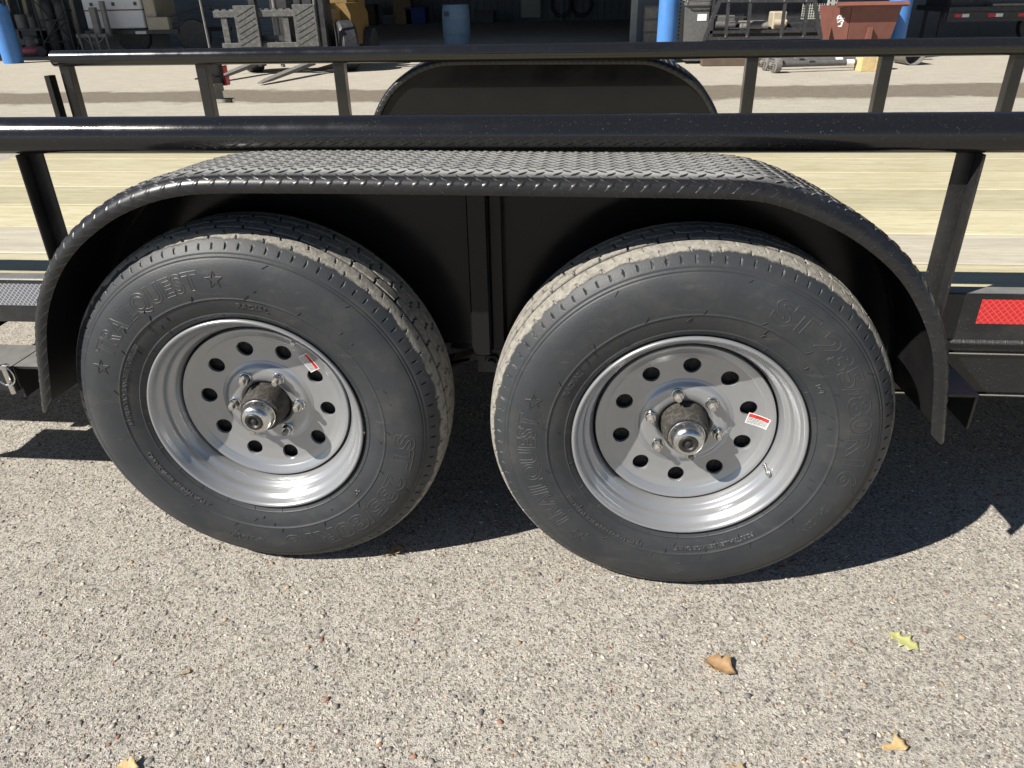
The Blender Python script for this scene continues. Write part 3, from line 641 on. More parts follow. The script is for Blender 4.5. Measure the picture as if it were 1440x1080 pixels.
def build_wheel(x, y, hz, toe, rot, nut0, hole0, valve, stick, full=True, flip=False):
    if full:
        wme = make_rim(30); wme.transform(Matrix.Rotation(math.radians(30-hole0), 4, 'Y'))
    else: wme = FAR['rim']
    wh = obj('wheel', wme, trailer, loc=(x, y, hz), rot=(.02 if not flip else -.02, 0, toe+(PI if flip else 0)))
    if not full:
        child_local('tire', FAR['tire'], wh); return wh
    child_local('tire', make_tire(math.radians(-rot), hz), wh)
    for nm, l in make_lettering(rot):
        c = child_local(nm, l.mesh(nm, 'letter', 40), wh)
        if nm in ('small_print', 'mould_vents'): c['kind'] = 'stuff'
    child_local('hub', HUB, wh); child_local('grease_cap', CAP, wh); child_local('rubber_plug', PLUG, wh); child_local('brake_drum', DRUM, wh)
    for k in range(6):
        a = math.radians(nut0+60*k); p = (.0698*math.cos(a), .0645, .0698*math.sin(a)); child_local('lug_nut', NUT, wh, p, (0, k*.4, 0)); child_local('stud', STUD, wh, p)
    va, vt = valve; a = math.radians(va); rv = .1895
    v = child_local('valve_stem', VALVE, wh, (rv*math.cos(a), .049, rv*math.sin(a))); v.rotation_euler = (math.radians(8), 0, 0); v.scale = (.8, .62, .8)
    sticker(wh, *stick); return wh
FAR = {'tire': make_tire(0, .385, False), 'rim': None}
build_wheel(-.4334, .015, .387, .0118, -71, 0, 30, (60, 0), (43, -60))
wr = build_wheel(.4334, 0., .378, 0., 0, 105, 16, (-27, 0), (4, -13))
FAR['rim'] = wr.data
for x in (-.4334, .4334): build_wheel(x, mirror_y(0), .385, 0, 0, 0, 0, None, None, full=False, flip=True)

# ------------------------------------------------------------------ yard: workshop building
shop = thing('workshop', 'open-fronted dark metal workshop behind the yard', 'building', (0, 13, 0))
EAVE = 5.5; Y0, Y1 = 11.85, 34.0
def sp(name, mb, mat, smooth=30): return obj(name, mb.mesh(name, mat, smooth), shop)
fl = MB(); fl.add([(-30, 17.0, .006), (30, 17.0, .006), (30, Y1, .006), (-30, Y1, .006)], [(0, 1, 2, 3)]); o = fl.build('shop_floor', 'slab', smooth=0); tag(o, 'grey concrete floor inside the dark workshop', None, kind='structure')
mb = MB(); mb.box(-30, 30, Y0, Y1+.2, EAVE, EAVE+.2); sp('roof', mb, 'wall')
def ribbed(x0, x1, y, z0, z1, pitch, depth, axis='V'):
    mb = MB(); P = []; n = int(round(((x1-x0) if axis == 'V' else (z1-z0))/pitch)); poly = []
    for k in range(n):
        b = (x0 if axis == 'V' else z0)+k*pitch
        poly += [(b, 0), (b+pitch*.55, 0), (b+pitch*.65, -depth), (b+pitch*.9, -depth)]
    poly.append(((x0 if axis == 'V' else z0)+n*pitch, 0))
    vs = []; fs = []
    for q, d in poly:
        if axis == 'V': vs += [(q, y+d, z0), (q, y+d, z1)]
        else: vs += [(x0, y+d, q), (x1, y+d, q)]
    for k in range(len(poly)-1): fs.append((2*k, 2*k+2, 2*k+3, 2*k+1))
    return mb.add(vs, fs)
sp('back_wall', ribbed(-30, 30, Y1, 0, EAVE, .30, .035), 'inwall', 0)
for x in (-30, 30):
    mb = MB(); mb.box(x-.1, x+.1, Y0+.2, Y1, 0, EAVE); sp('side_wall', mb, 'inwall')
xw0, xw1 = atY(236, 40, 19.4).x, atY(492, 40, 19.4).x
sp('roll_up_door', ribbed(xw0, xw1, 19.4, 0, EAVE, .075, .02, 'H'), 'wall', 0)
jx = atY(889, 40, 17.2).x
mb = MB(); mb.box(jx-.05, jx+.09, 17.1, 17.25, 0, EAVE); sp('door_post', mb, 'rackcream')
mb = MB(); mb.box(jx+.09, 28, 19.0, 19.1, 0, EAVE); sp('partition', mb, 'inwall')
for q in (733, 790): 
    p = atY(q, 20, Y1-.1); mb = MB(); mb.box(p.x-.04, p.x+.04, Y1-.14, Y1-.06, 0, 3.2); sp('wall_stud', mb, 'wall')
p = atY(745, 20, Y1-.2); mb = MB(); mb.box(p.x-.35, p.x+.45, Y1-.22, Y1-.16, .15, 2.2); sp('steel_sheet', mb, 'rackcream')

# ---- things in and around the workshop
def bollard(px, py, r, h, label):
    p = atZ(px, py); mb = MB(); mb.lathe([(r, 0), (r, h-.02), (r-.012, h), (r-.02, h), (r*.8, h+.025), (.001, h+.05)], 32)
    o = thing('bollard', label, 'bollard', (p.x, p.y+r, 0), 0, 'blue steel bollards along the workshop front'); part('post', mb, 'blue', o); return o
bollard(11, 90, .19, 1.08, 'blue steel bollard beside the red lawn mower')
bollard(936, 89.5, .165, 1.19, 'sunlit blue steel bollard beside the cream rack upright and grey trash cart')
bollard(1256, 85, .18, 1.35, 'blue steel bollard partly shaded behind the red hopper')
# blue plastic drum
p = atY(643, 62, 16.7); o = thing('plastic_drum', 'faded blue plastic drum standing on the dark shop floor', 'drum', (p.x, 16.7, .006))
mb = MB(); mb.lathe([(.26, 0), (.285, .03), (.295, .12), (.30, .28), (.296, .295), (.302, .31), (.303, .60), (.296, .615), (.302, .63), (.295, .80), (.275, .875), (.285, .885), (.285, .905), (.27, .91), (.268, .89), (.001, .888)], 36); part('body', mb, 'barrel', o)
mb = MB(); mb.box(-.21, -.12, -.30, -.24, .69, .78); part('patch', mb, 'dark', o)
# boxes and bin at the back
for q, wd, ht, mt, nm, lb in ((522, .55, .75, 'brownwood', 'crate', 'brown wooden crate at the back of the workshop'), (569, .75, .95, 'card', 'cardboard_box', 'tall cardboard box beside the blue bin at the back wall'), (587, .85, .62, 'bin', 'storage_bin', 'dark blue storage bin beside the cardboard box'), (549, .6, .35, 'darkgrey', 'tool_case', 'low dark tool case between crate and cardboard box'), (682, .8, .45, 'darkgrey', 'equipment_box', 'dark equipment box on the floor beyond the blue drum')):
    p = atY(q, 30, 33); o = thing(nm, lb, 'box', (p.x, 33, .006)); mb = MB(); mb.box(-wd/2, wd/2, -.3, .3, 0, ht, bev=.02); part('body', mb, mt, o)
    mb = MB(); mb.box(-wd/2-.02, wd/2+.02, -.32, .32, ht-.08, ht+.015, bev=.01); part('lid', mb, mt, o)
# hose coils on the back wall
for q in (790, 818):
    p = atY(q, 6, Y1-.15); o = thing('hose_coil', ('black hose coil hung on the back wall beside a pale steel sheet' if q == 790 else 'black hose coil hung beyond another coil on the back wall'), 'hose', (p.x, Y1-.12, p.z), 0, 'hose coils on the back wall')
    mb = MB()
    for k in range(3): mb.tube([((.36+.05*k)*math.cos(a), -.03*k, (.36+.06*k)*math.sin(a)) for a in np.linspace(0, 2*PI, 25)], .02, 6)
    part('coil', mb, 'dark', o)
# lawn mower
p = atZ(58, 78); o = thing('lawn_mower', 'red push lawn mower parked beside a blue bollard', 'mower', (p.x, p.y-.2, 0), .15)
mb = MB(); mb.lathe([(.27, .07), (.285, .1), (.27, .17), (.17, .21), (.001, .22)], 28); mb.box(-.42, .3, -.2, .2, .08, .17, bev=.03); part('deck', mb, 'mower', o)
mb = MB(); mb.lathe([(.14, .2), (.15, .26), (.14, .36), (.15, .38), (.15, .41), (.11, .44), (.001, .45)], 20); mb.box(-.24, -.1, -.09, .09, .24, .38, bev=.02); mb.box(.1, .2, -.1, .08, .26, .38, bev=.02); part('engine', mb, 'darkgrey', o)
for x, y, r in ((-.4, -.25, .1), (.3, -.25, .11), (-.4, .25, .1), (.3, .25, .11)):
    mb = MB(); mb.lathe([(.03, -.025), (r-.01, -.025), (r, -.015), (r, .015), (r-.01, .025), (.03, .025)], 20, Matrix.Translation((x, y, r)), axis='Y'); part('wheel', mb, 'steel' if x < 0 else 'dark', o)
mb = MB()
for y in (-.2, .2): mb.tube([(.28, y, .15), (.75, y, .7), (1.0, y, .95)], .013, 8)
mb.tube([(1.0, -.2, .95), (1.0, .2, .95)], .013, 8); part('handle', mb, 'dark', o)
# workbench with cans, cylinder cart
p = atY(40, 72, 17.6); o = thing('workbench', 'dark cluttered workbench behind the lawn mower', 'workbench', (p.x, 17.6, 0))
mb = MB(); mb.box(-.75, .85, -.3, .3, .52, .57); mb.box(-.75, .85, -.3, .3, 1.25, 1.3); part('shelf', mb, 'dark', o)
for x in (-.72, -.1, .8): mb = MB(); mb.box(x, x+.05, -.28, -.23, 0, 1.9); mb.box(x, x+.05, .23, .28, 0, 1.9); part('leg', mb, 'dark', o)
for k, x in enumerate((-.5, -.1, .35)): mb = MB(); mb.box(x-.19, x+.19, -.28, .2, .02, .52); part('drawer_front', mb, 'darkgrey' if k % 2 else 'dark', o)
for k, (x, r, h, mt) in enumerate(((-.25, .17, .33, 'steel'), (.12, .13, .3, 'steel'), (.4, .1, .25, 'darkgrey'))):
    o2 = thing('metal_can', ('wide grey metal can', 'round silver metal can', 'small dull metal can')[k]+' on the dark workbench', 'can', (p.x+x, 17.5, .57)); mb = MB(); mb.lathe([(r, 0), (r, h-.02), (r*1.03, h), (r*.9, h), (r*.9, h-.02), (.001, h-.02)], 24); part('body', mb, mt, o2)
    mb = MB(); mb.tube([(r*math.cos(a), 0, h-.03+.12*math.sin(a)) for a in np.linspace(0, PI, 12)], .008, 6); part('bail', mb, 'dark', o2)
for k in range(7):
    o2 = None
mb = MB()
p3 = atY(62, 40, 18.3); o = thing('timber_rack', 'pale lengths of timber leaning behind the workbench', 'timber', (p3.x, 18.3, 0))
for k in range(7):
    mb = MB(); x = -1.3+k*.42; mb.box(x, x+.1, 0, .05, 0, 2.4, Matrix.Rotation(random.uniform(-.18, .18), 4, 'Y')); part('plank', mb, 'tan', o)
p = atY(92, 70, 16.9); o = thing('cylinder_cart', 'dark hand cart carrying two tall gas cylinders with reddish caps', 'cart', (p.x, 16.9, 0))
for x in (-.17, .17):
    mb = MB(); mb.lathe([(.14, .08), (.15, .1), (.15, 1.02), (.12, 1.13), (.07, 1.19)], 24, Matrix.Translation((x, 0, 0))); part('cylinder', mb, 'dark', o)
    mb = MB(); mb.lathe([(.07, 1.18), (.075, 1.2), (.07, 1.33), (.001, 1.36)], 16, Matrix.Translation((x, 0, 0))); part('cap', mb, 'red', o)
mb = MB()
for x in (-.36, .36): mb.tube([(x, -.18, .05), (x, -.18, 1.5)], .018, 8)
for z in (.3, .75, 1.2): mb.tube([(-.36, -.18, z), (.36, -.18, z)], .015, 8)
mb.tube([(-.36, -.18, .3), (.36, -.18, .75)], .012, 6); mb.tube([(.36, -.18, .3), (-.36, -.18, 1.2)], .012, 6); part('frame', mb, 'dark', o)
for x in (-.42, .42): mb = MB(); mb.lathe([(.03, -.03), (.11, -.03), (.12, 0), (.11, .03), (.03, .03)], 20, Matrix.Translation((x, -.05, .12)), axis='X'); part('wheel', mb, 'dark', o)
# small trailer with white tank box
YB = 16.6; p = atY(170, 60, YB); o = thing('cargo_trailer', 'small trailer carrying a large white box against a roll-up door', 'trailer', (p.x, YB, 0))
def lx(px, py=40, dy=0.): return atY(px, py, YB+dy).x-p.x
mb = MB(); mb.box(lx(124), lx(205), 0, 1.0, .56, 1.75, bev=.02); part('white_box', mb, 'white', o)
mb = MB(); mb.box(lx(124)-.01, lx(205)+.015, -.012, 1.01, .92, .945); part('strap', mb, 'red', o)
for q in (128, 159, 190):
    mb = MB(); mb.box(lx(q, 6)-.035, lx(q, 6)+.035, -.012, .02, 1.02, 1.09); part('latch', mb, 'brownwood', o)
mb = MB(); mb.box(lx(206), lx(222), .05, 1.0, .62, 1.75, bev=.02); mb.box(lx(210), lx(240), -.05, .1, .52, .78, bev=.01); part('side_box', mb, 'tan', o)
mb = MB(); mb.box(lx(118), lx(250), .0, .06, .44, .53); mb.box(lx(118), lx(300), .9, .96, .44, .53); mb.tube([(lx(215), .0, .68), (lx(290), .3, 1.0), (lx(296), .3, .85)], .02, 8); part('frame', mb, 'dark', o)
for x, y in ((lx(266, 47), .25), (lx(172, 55), .55)):
    mb = MB(); mb.lathe([(.2, -.09), (.33, -.1), (.365, -.07), (.37, 0), (.365, .07), (.33, .1), (.2, .09)], 40, Matrix.Translation((x, y, .37)) @ Matrix.Rotation(.35, 4, 'Z'), axis='Y'); wv = part('wheel', mb, 'dark', o)
    mb = MB(); mb.lathe([(.215, -.095), (.20, -.08), (.18, -.05), (.1, -.045), (.08, -.07), (.001, -.08)], 32, Matrix.Translation((x, y, .37)) @ Matrix.Rotation(.35, 4, 'Z'), axis='Y', cap=False); part('rim', mb, 'steel', o)
mb = MB(); mb.box(lx(145, 30)-.07, lx(145, 30)+.07, -.34, -.22, .42, 1.0, bev=.01); mb.box(lx(157, 25)-.05, lx(157, 25)+.05, -.3, -.2, .42, 1.12, bev=.01); part('jack_post', mb, 'steel', o)
mb = MB(); mb.box(lx(122, 50), lx(165, 50), -.4, -.15, .40, .47)
for q in (126, 140, 150, 163): mb.tube([(lx(q, 50), -.42, .47), (lx(q, 50)+.04, -.44, .2), (lx(q, 50)+.02, -.42, .02)], .025, 6)
mb.tube([(lx(128), -.43, .44), (lx(138), -.45, .3), (lx(150), -.45, .28), (lx(160), -.43, .42)], .012, 6); part('tongue', mb, 'steel', o)
mb = MB(); mb.box(lx(191, 46), lx(206, 46), -.015, .0, .44, .50); part('plate', mb, 'white', o)
# forklift
YK = 11.65; p = atY(374, 68, YK); o = thing('forklift', 'yellow forklift with dusty steel carriage and forks resting near the ground', 'forklift', (p.x, YK+.9, 0))
def kx(px, py=40): return atY(px, py, YK).x-p.x
KZ = lambda py, px=374: atY(px, py, YK).z
cy = -.9
mb = MB(); mb.box(kx(303), kx(444), cy, cy+.09, KZ(24), KZ(14), bev=.008); mb.box(kx(312, 62), kx(444, 62), cy, cy+.09, KZ(72), KZ(60), bev=.008)
for q in (312, 350, 398, 428): mb.box(kx(q), kx(q)+.1, cy+.02, cy+.08, KZ(60), KZ(24))
for k in range(14): mb.box(kx(306)+k*.118, kx(306)+k*.118+.07, cy+.01, cy+.08, KZ(14), KZ(14)+.02)
part('carriage', mb, 'carriage', o)
for a_, b_, tipx, tipy in ((329, 361, 291, 115), (412, 444, 365, 117)):
    mb = MB(); x0, x1 = kx(a_, 10), kx(b_, 10); mb.box(x0, x1, cy-.06, cy-.005, KZ(66), KZ(7), bev=.006)
    for k in range(7):
        zc = KZ(60)+k*.085
        if zc < KZ(14): mb.prism([(x0+.03, zc-.03), (x0+.06, zc-.03), (x1-.03, zc+.11), (x1-.06, zc+.11)], cy-.068, cy-.058)
    xm = (x0+x1)/2; mb.box(xm-.065, xm+.065, cy-.055, cy-.005, .14, KZ(64)); part('fork_shank', mb, 'carriage', o)
    t = atZ(tipx, tipy, .03)-Vector((p.x, YK+.9, 0)); mb = MB(); hx_, hy_ = xm, cy-.03
    wv = .065; d = Vector((t.x-hx_, t.y-hy_, 0)).normalized(); s = Vector((-d.y, d.x, 0))
    P = []
    for q, zt, zb, ww in ((Vector((hx_, hy_, 0)), .20, .14, wv), (Vector((t.x, t.y, 0))-d*.25, .07, .035, wv), (Vector((t.x, t.y, 0)), .035, .022, wv*.55)):
        for sg in (-1, 1):
            for z in (zb, zt): P.append(q+s*sg*ww+Vector((0, 0, z)))
    fs = []
    for k in range(2):
        b = 4*k; fs += [(b, b+4, b+5, b+1), (b+2, b+3, b+7, b+6), (b+1, b+5, b+7, b+3), (b, b+2, b+6, b+4)]
    fs += [(0, 1, 3, 2), (8, 10, 11, 9)]; mb.add(P, fs); part('fork', mb, 'steel', o)
mb = MB()
for q in (352, 416): mb.box(kx(q, 20)-.05, kx(q, 20)+.05, cy+.1, cy+.22, .12, 2.3)
mb.box(kx(352), kx(416), cy+.12, cy+.2, 2.2, 2.3); mb.box(kx(352), kx(416), cy+.12, cy+.2, .5, .58); part('mast', mb, 'dark', o)
mb = MB(); mb.cyl((kx(385), cy+.16, .1), (kx(385), cy+.16, 2.0), .035); part('lift_cylinder', mb, 'steel', o)
mb = MB(); mb.tube([(kx(283, 0), cy-.02, KZ(66)), (kx(283, 0)-.02, cy-.02, 1.5)], .018, 6); mb.tube([(kx(446), cy, KZ(66)), (kx(441, 0), cy, 1.55)], .02, 6); part('load_guard', mb, 'steel', o)
mb = MB(); bx = atY(480, 40, YK+1.2).x-p.x; mb.box(kx(375), bx, .0, 1.9, .32, 1.02, bev=.08); mb.box(kx(375), bx, 1.2, 2.1, .32, 1.35, bev=.12); mb.prism([(bx-.4, .35), (bx+.17, .35), (bx+.17, .85), (bx+.1, 1.02), (bx-.4, 1.02)], .35, 1.5); part('body', mb, 'yellow', o)
mb = MB(); mb.box(kx(365), kx(445), -.35, .0, .25, 1.3, bev=.03); part('cowl', mb, 'dark', o)
for x0 in (kx(470), kx(330)):
    mb = MB(); mb.lathe([(.2, -.13), (.36, -.14), (.39, -.1), (.39, .1), (.36, .14), (.2, .13)], 32, Matrix.Translation((x0, -.35, .39)) @ Matrix.Rotation(.5, 4, 'Z'), axis='X'); part('wheel', mb, 'dark', o)
    mb = MB(); mb.lathe([(.25, .135), (.21, .1), (.1, .11), (.001, .12)], 28, Matrix.Translation((x0, -.35, .39)) @ Matrix.Rotation(.5, 4, 'Z'), axis='X', cap=False); part('wheel_disc', mb, 'steel', o)
mb = MB(); mb.lathe([(.1, -.1), (.29, -.11), (.31, 0), (.29, .11), (.1, .1)], 28, Matrix.Translation((bx+.2, 1.3, .31)), axis='X'); part('rear_wheel', mb, 'dark', o)
# cream rack uprights
for q, py, Yr, lb in ((960, 90, 13.3, 'perforated cream rack upright beside the sunlit blue bollard'), (1167, 50, 13.9, 'perforated cream rack upright behind the red hopper')):
    p = atY(q-5 if q < 1000 else q-8, 80, Yr); o = thing('rack_upright', lb, 'rack', (p.x, Yr, 0), 0, 'pallet rack uprights in the workshop front')
    mb = MB(); mb.box(-.075, .075, 0, .012, 0, 2.4); mb.box(-.075, -.063, .012, .08, 0, 2.4); mb.box(.063, .075, .012, .08, 0, 2.4); part('column', mb, 'rackcream', o)
    mb = MB()
    for k in range(40):
        for sx in (-.045, .045): mb.box(sx-.012+.003*(k % 2), sx+.012, -.003, .003, .05+k*.06, .08+k*.06)
    part('slot', mb, 'dark', o, 0)['kind'] = 'stuff'; mb = MB(); mb.box(-.1, .1, -.04, .12, -.002, .008); part('foot_plate', mb, 'rackcream', o)
# grey wheeled trash cart
p = atZ(975, 90); o = thing('trash_cart', 'grey wheeled trash cart beside the cream rack upright', 'trash cart', (p.x, p.y+.15, 0))
mb = MB(); mb.prism([(-.16, .05), (.15, .05), (.19, .88), (-.19, .88)], -.15, .2); part('body', mb, 'darkgrey', o); mb = MB(); mb.box(-.21, .21, -.18, .22, .88, .93, bev=.01); part('lid', mb, 'darkgrey', o)
mb = MB(); mb.box(.0, .15, -.158, -.15, .66, .76); part('label_plate', mb, 'whitemark', o)
for x in (-.15, .15): mb = MB(); mb.lathe([(.02, -.02), (.08, -.02), (.08, .02), (.02, .02)], 16, Matrix.Translation((x, .2, .08)), axis='X'); part('wheel', mb, 'dark', o)
mb = MB(); mb.tube([(-.18, -.2, .9), (-.18, -.24, .95), (.18, -.24, .95), (.18, -.2, .9)], .012, 6); part('handle', mb, 'darkgrey', o)
# truck cab guard
YH = 12.5; p = atY(1070, 56, YH); o = thing('cab_guard', 'black steel trapezoid truck cab guard frame set on a dark timber', 'truck rack', (p.x, YH, .20))
def hp(px, py): q = atY(px, py, YH); return (q.x-p.x, q.z-.20)
def bar(mb, a, b, w_, t0=0., t1=.05):
    a = Vector((a[0], 0, a[1])); b = Vector((b[0], 0, b[1])); d = (b-a).normalized(); s = Vector((-d.z, 0, d.x))*w_/2
    q = [a-s, a+s, b+s, b-s]; mb.prism([(v.x, v.z) for v in q], t0, t1)
bl, br, tl_, tr_ = hp(990, 57), hp(1155, 55), hp(1013, 0), hp(1146, 0)
mb = MB(); bar(mb, (bl[0], bl[1]), (br[0], br[1]), .10); mb.box(bl[0]-.02, br[0]+.02, .0, .05, 0, bl[1]); bar(mb, bl, tl_, .055, -.004, .056); bar(mb, br, tr_, .055, -.004, .056); bar(mb, (tl_[0]-.02, tl_[1]), (tr_[0]+.02, tr_[1]), .07, -.002, .052); part('frame', mb, 'dark', o)
for q0, q1 in ((1021, 1025), (1051, 1056), (1099, 1105), (1131, 1136)):
    mb = MB(); bar(mb, hp(q0, 50), hp(q1, 1), .05, .002, .04); part('bar', mb, 'dark', o)
for q in (1020, 1050, 1098, 1129):
    for yy in (51, 1):
        mb = MB(); c = hp(q+(5 if yy == 1 else 0), yy); mb.lathe([(.001, -.01), (.014, -.006), (.014, 0)], 10, Matrix.Translation((c[0], -.004, c[1])), axis='Y'); part('bolt', mb, 'chrome', o)
for q0, q1 in ((1026, 1050), (1106, 1131)):
    for yy in (24, 32, 40): mb = MB(); bar(mb, hp(q0, yy), hp(q1, yy), .02, .01, .03); part('louver', mb, 'dark', o)
pt = atZ(1015, 97); o = thing('timber_beam', 'dark brown timber beam on the ground under the cab guard', 'timber', (pt.x+.2, YH-.12, 0)); mb = MB(); mb.box(-.45, 1.0, -.14, .12, 0, .2, bev=.008); part('beam', mb, 'brownwood', o)
# dim machinery behind the guard: parts shelf and perforated grating
p = atY(1075, 50, 14.4); o = thing('parts_shelf', 'dim steel shelf of machine parts behind the cab guard', 'shelf', (p.x, 14.4, 0))
mb = MB(); mb.box(-1.0, 1.1, 0, .6, .38, .43); mb.box(-1.0, 1.1, .55, .6, 0, 1.6); part('shelf_board', mb, 'dark', o)
for x in (-1.0, 1.05): mb = MB(); mb.box(x, x+.05, 0, .05, 0, 1.6); part('leg', mb, 'dark', o)
for k, (x, wd, ht) in enumerate(((-.75, .4, .25), (-.2, .5, .15), (.25, .25, .3))):
    mb = MB(); mb.box(x-wd/2, x+wd/2, .05, .45, .43, .43+ht, bev=.02); mb.lathe([(.06, 0), (.06, wd*.9)], 14, Matrix.Translation((x-wd*.4, .05, .45+ht*.3)), axis='X'); part('machine_part', mb, ('darkgrey', 'steel', 'tan')[k], o)
mb = MB()
for i in range(12):
    for j in range(6):
        x, z = .62+i*.042, .6+j*.042; mb.box(x, x+.042, .02, .03, z, z+.012); mb.box(x, x+.012, .021, .031, z+.012, z+.042)
part('grating', mb, 'rackcream', o, 0)
p = atY(925, 40, 16.0); o = thing('steel_cabinet', 'low tan grey cabinet just inside the workshop doorway', 'cabinet', (p.x, 16.0, 0)); mb = MB(); mb.box(-.3, .3, 0, .5, .08, .85, bev=.01); part('body', mb, 'darkgrey', o)
for k in range(3): mb = MB(); mb.box(-.28, .28, -.012, 0, .12+k*.24, .33+k*.24, bev=.004); part('drawer', mb, 'steel', o)
for x in (-.25, .25): mb = MB(); mb.box(x-.03, x+.03, .05, .45, 0, .08); part('foot', mb, 'dark', o)
p = atY(995, 30, 15.0); o = thing('sheet_metal_box', 'dull grey sheet metal box behind the grey trash cart', 'box', (p.x, 15.0, 0)); mb = MB(); mb.box(-.35, .35, 0, .6, 0, .95, bev=.01); part('body', mb, 'steel', o); mb = MB(); mb.box(-.37, .37, -.02, .62, .95, .99, bev=.008); part('lid', mb, 'steel', o)
# spare axle on the ground, twin studded hubs
for k, (q, py, lb) in enumerate(((1090, 103, 'front'), (1077, 99.5, 'rear'))):
    p = atZ(q, py); o = thing('spare_axle', ('grey trailer axle beam with studded hub lying before the pine block', 'grey trailer axle with studded hub lying behind another axle')[k], 'axle', (p.x, p.y+.04, 0), .22, 'loose trailer axles on the ground')
    RX = Matrix.Translation((0, 0, .12))
    mb = MB(); mb.lathe([(.001, -.10), (.03, -.09), (.035, -.05), (.075, -.045), (.12, -.03), (.125, .0), (.12, .05), (.06, .07)], 28, RX, axis='X', cap=False); part('hub', mb, 'steel', o)
    for j in range(6):
        a = j*PI/3; mb = MB(); mb.cyl((-.03, .08*math.cos(a), .12+.08*math.sin(a)), (-.1, .08*math.cos(a), .12+.08*math.sin(a)), .011, n=8); part('stud', mb, 'chrome', o)
    mb = MB(); mb.cyl((.06, 0, .12), (1.75, .0, .11), .045, .042, n=18); mb.box(.5, .58, -.05, .05, .15, .165); part('beam', mb, 'darkgrey', o)
    mb = MB(); mb.lathe([(.0455, 1.10), (.0455, 1.22)], 18, Matrix.Translation((0, 0, .112)), axis='X', cap=False); part('paper_label', mb, 'whitemark', o)
    mb = MB(); mb.lathe([(.06, 1.70), (.12, 1.72), (.125, 1.76), (.075, 1.80), (.035, 1.81), (.001, 1.86)], 28, RX, axis='X', cap=False); part('hub', mb, 'steel', o)
p = atZ(1226, 101); o = thing('pine_block', 'pale pine timber block on the ground beside the spare axles', 'timber', (p.x, p.y+.06, 0), .1)
for k, (x0, x1) in enumerate(((-.15, -.02), (-.018, .05), (.052, .17))): mb = MB(); mb.box(x0, x1, 0, .25, 0, .20+.004*k, bev=.004); part('timber_piece', mb, 'timber', o)
p = atZ(1284, 92); o = thing('steel_pipe', 'short grey steel pipe lying end-on in front of the shaded bollard', 'pipe', (p.x, p.y, 0), .1)
mb = MB(); mb.lathe([(.155, .0), (.17, .0), (.17, .5), (.155, .5), (.155, .0)], 36, Matrix.Translation((0, 0, .17)), axis='Y', cap=False); part('barrel', mb, 'steel', o)
# red self-dumping hopper
YD = 12.7; p = atY(1215, 57, YD); o = thing('steel_hopper', 'rusty red steel hopper bin with rolled lip and white painted mark', 'hopper', (p.x, YD, 0))
def dp(px, py, dy=0.): q = atY(px, py, YD+dy); return (q.x-p.x, q.z)
a, b, c, d = dp(1190, 60), dp(1256, 60), dp(1266, 8), dp(1196, 9)
zl = .12
mb = MB(); mb.add([(a[0]+.03, 0.06, zl), (b[0]-.08, 0.06, zl), (c[0], -.10, c[1]), (d[0], -.10, d[1]), (a[0]-.10, 1.0, zl), (b[0]-.1, 1.0, zl), (c[0], 1.15, c[1]), (d[0]-.2, 1.05, d[1])],
                    [(0, 1, 2, 3), (1, 5, 6, 2), (5, 4, 7, 6), (4, 0, 3, 7), (4, 5, 1, 0)]); part('body', mb, 'red', o, 0)
mb = MB(); e = dp(1170, 60); f = dp(1177, 10); mb.add([(a[0]+.02, .058, zl), (d[0]-.01, -.10, d[1]-.01), (f[0], .02, f[1]-.01), (e[0]-.02, .17, zl), (a[0]+.02, .085, zl), (d[0]-.01, -.07, d[1]-.01), (f[0], .05, f[1]-.01), (e[0]-.02, .2, zl)], [(0, 1, 2, 3), (4, 7, 6, 5), (0, 4, 5, 1), (1, 5, 6, 2), (2, 6, 7, 3), (3, 7, 4, 0)]); part('side_plate', mb, 'red', o, 0)
mb = MB(); l0, l1 = dp(1175, 6), dp(1274, 3.5); mb.prism([(-.21, 0), (-.10, .05), (-.06, .045), (-.06, -.03), (-.10, -.03)], l0[0], l1[0], Matrix.Translation((0, 0, (l0[1]+l1[1])/2-.02)), plane='YZ'); part('rolled_lip', mb, 'red', o, 0)
mb = MB(); q = dp(1222, 38); mb.prism([(q[0]-.05, .1), (q[0]+.04, .1), (q[0]+.04, q[1]), (q[0]-.02, q[1])], -.09, .05); part('latch_arm', mb, 'red', o)
mb = MB(); mb.box(a[0]-.3, a[0]-.2, .1, .95, 0, .12); mb.box(b[0]-.15, b[0]-.05, .1, .95, 0, .12); part('skid', mb, 'red', o)
v, fcs = text_verts('LSP', .0, .03, 'BOTH')
q0, q1 = dp(1174, 38), dp(1179, 21); hgt = q1[1]-q0[1]; vv = []
for x, y, z in v:
    tt = (x-v[:, 0].min())/(v[:, 0].max()-v[:, 0].min()); s_ = y/.7
    # painted upward along the angled side plate
    vv.append((q0[0]+(q1[0]-q0[0])*tt+(1-s_)*.105, 0, q0[1]+hgt*tt))
nrm_pts = [(a[0]+.02, .058, zl), (d[0]-.01, -.10, d[1]-.01), (f[0], .02, f[1]-.01)]
A_, B_, C_ = (Vector(k) for k in nrm_pts); pn = (B_-A_).cross(C_-A_).normalized()
vv = [(x, A_.y-(pn.x*(x-A_.x)+pn.z*(z-A_.z))/pn.y-.004, z) for x, _, z in vv]
mb = MB(); mb.add(vv, fcs); part('painted_mark', mb, 'whitemark', o, 0)
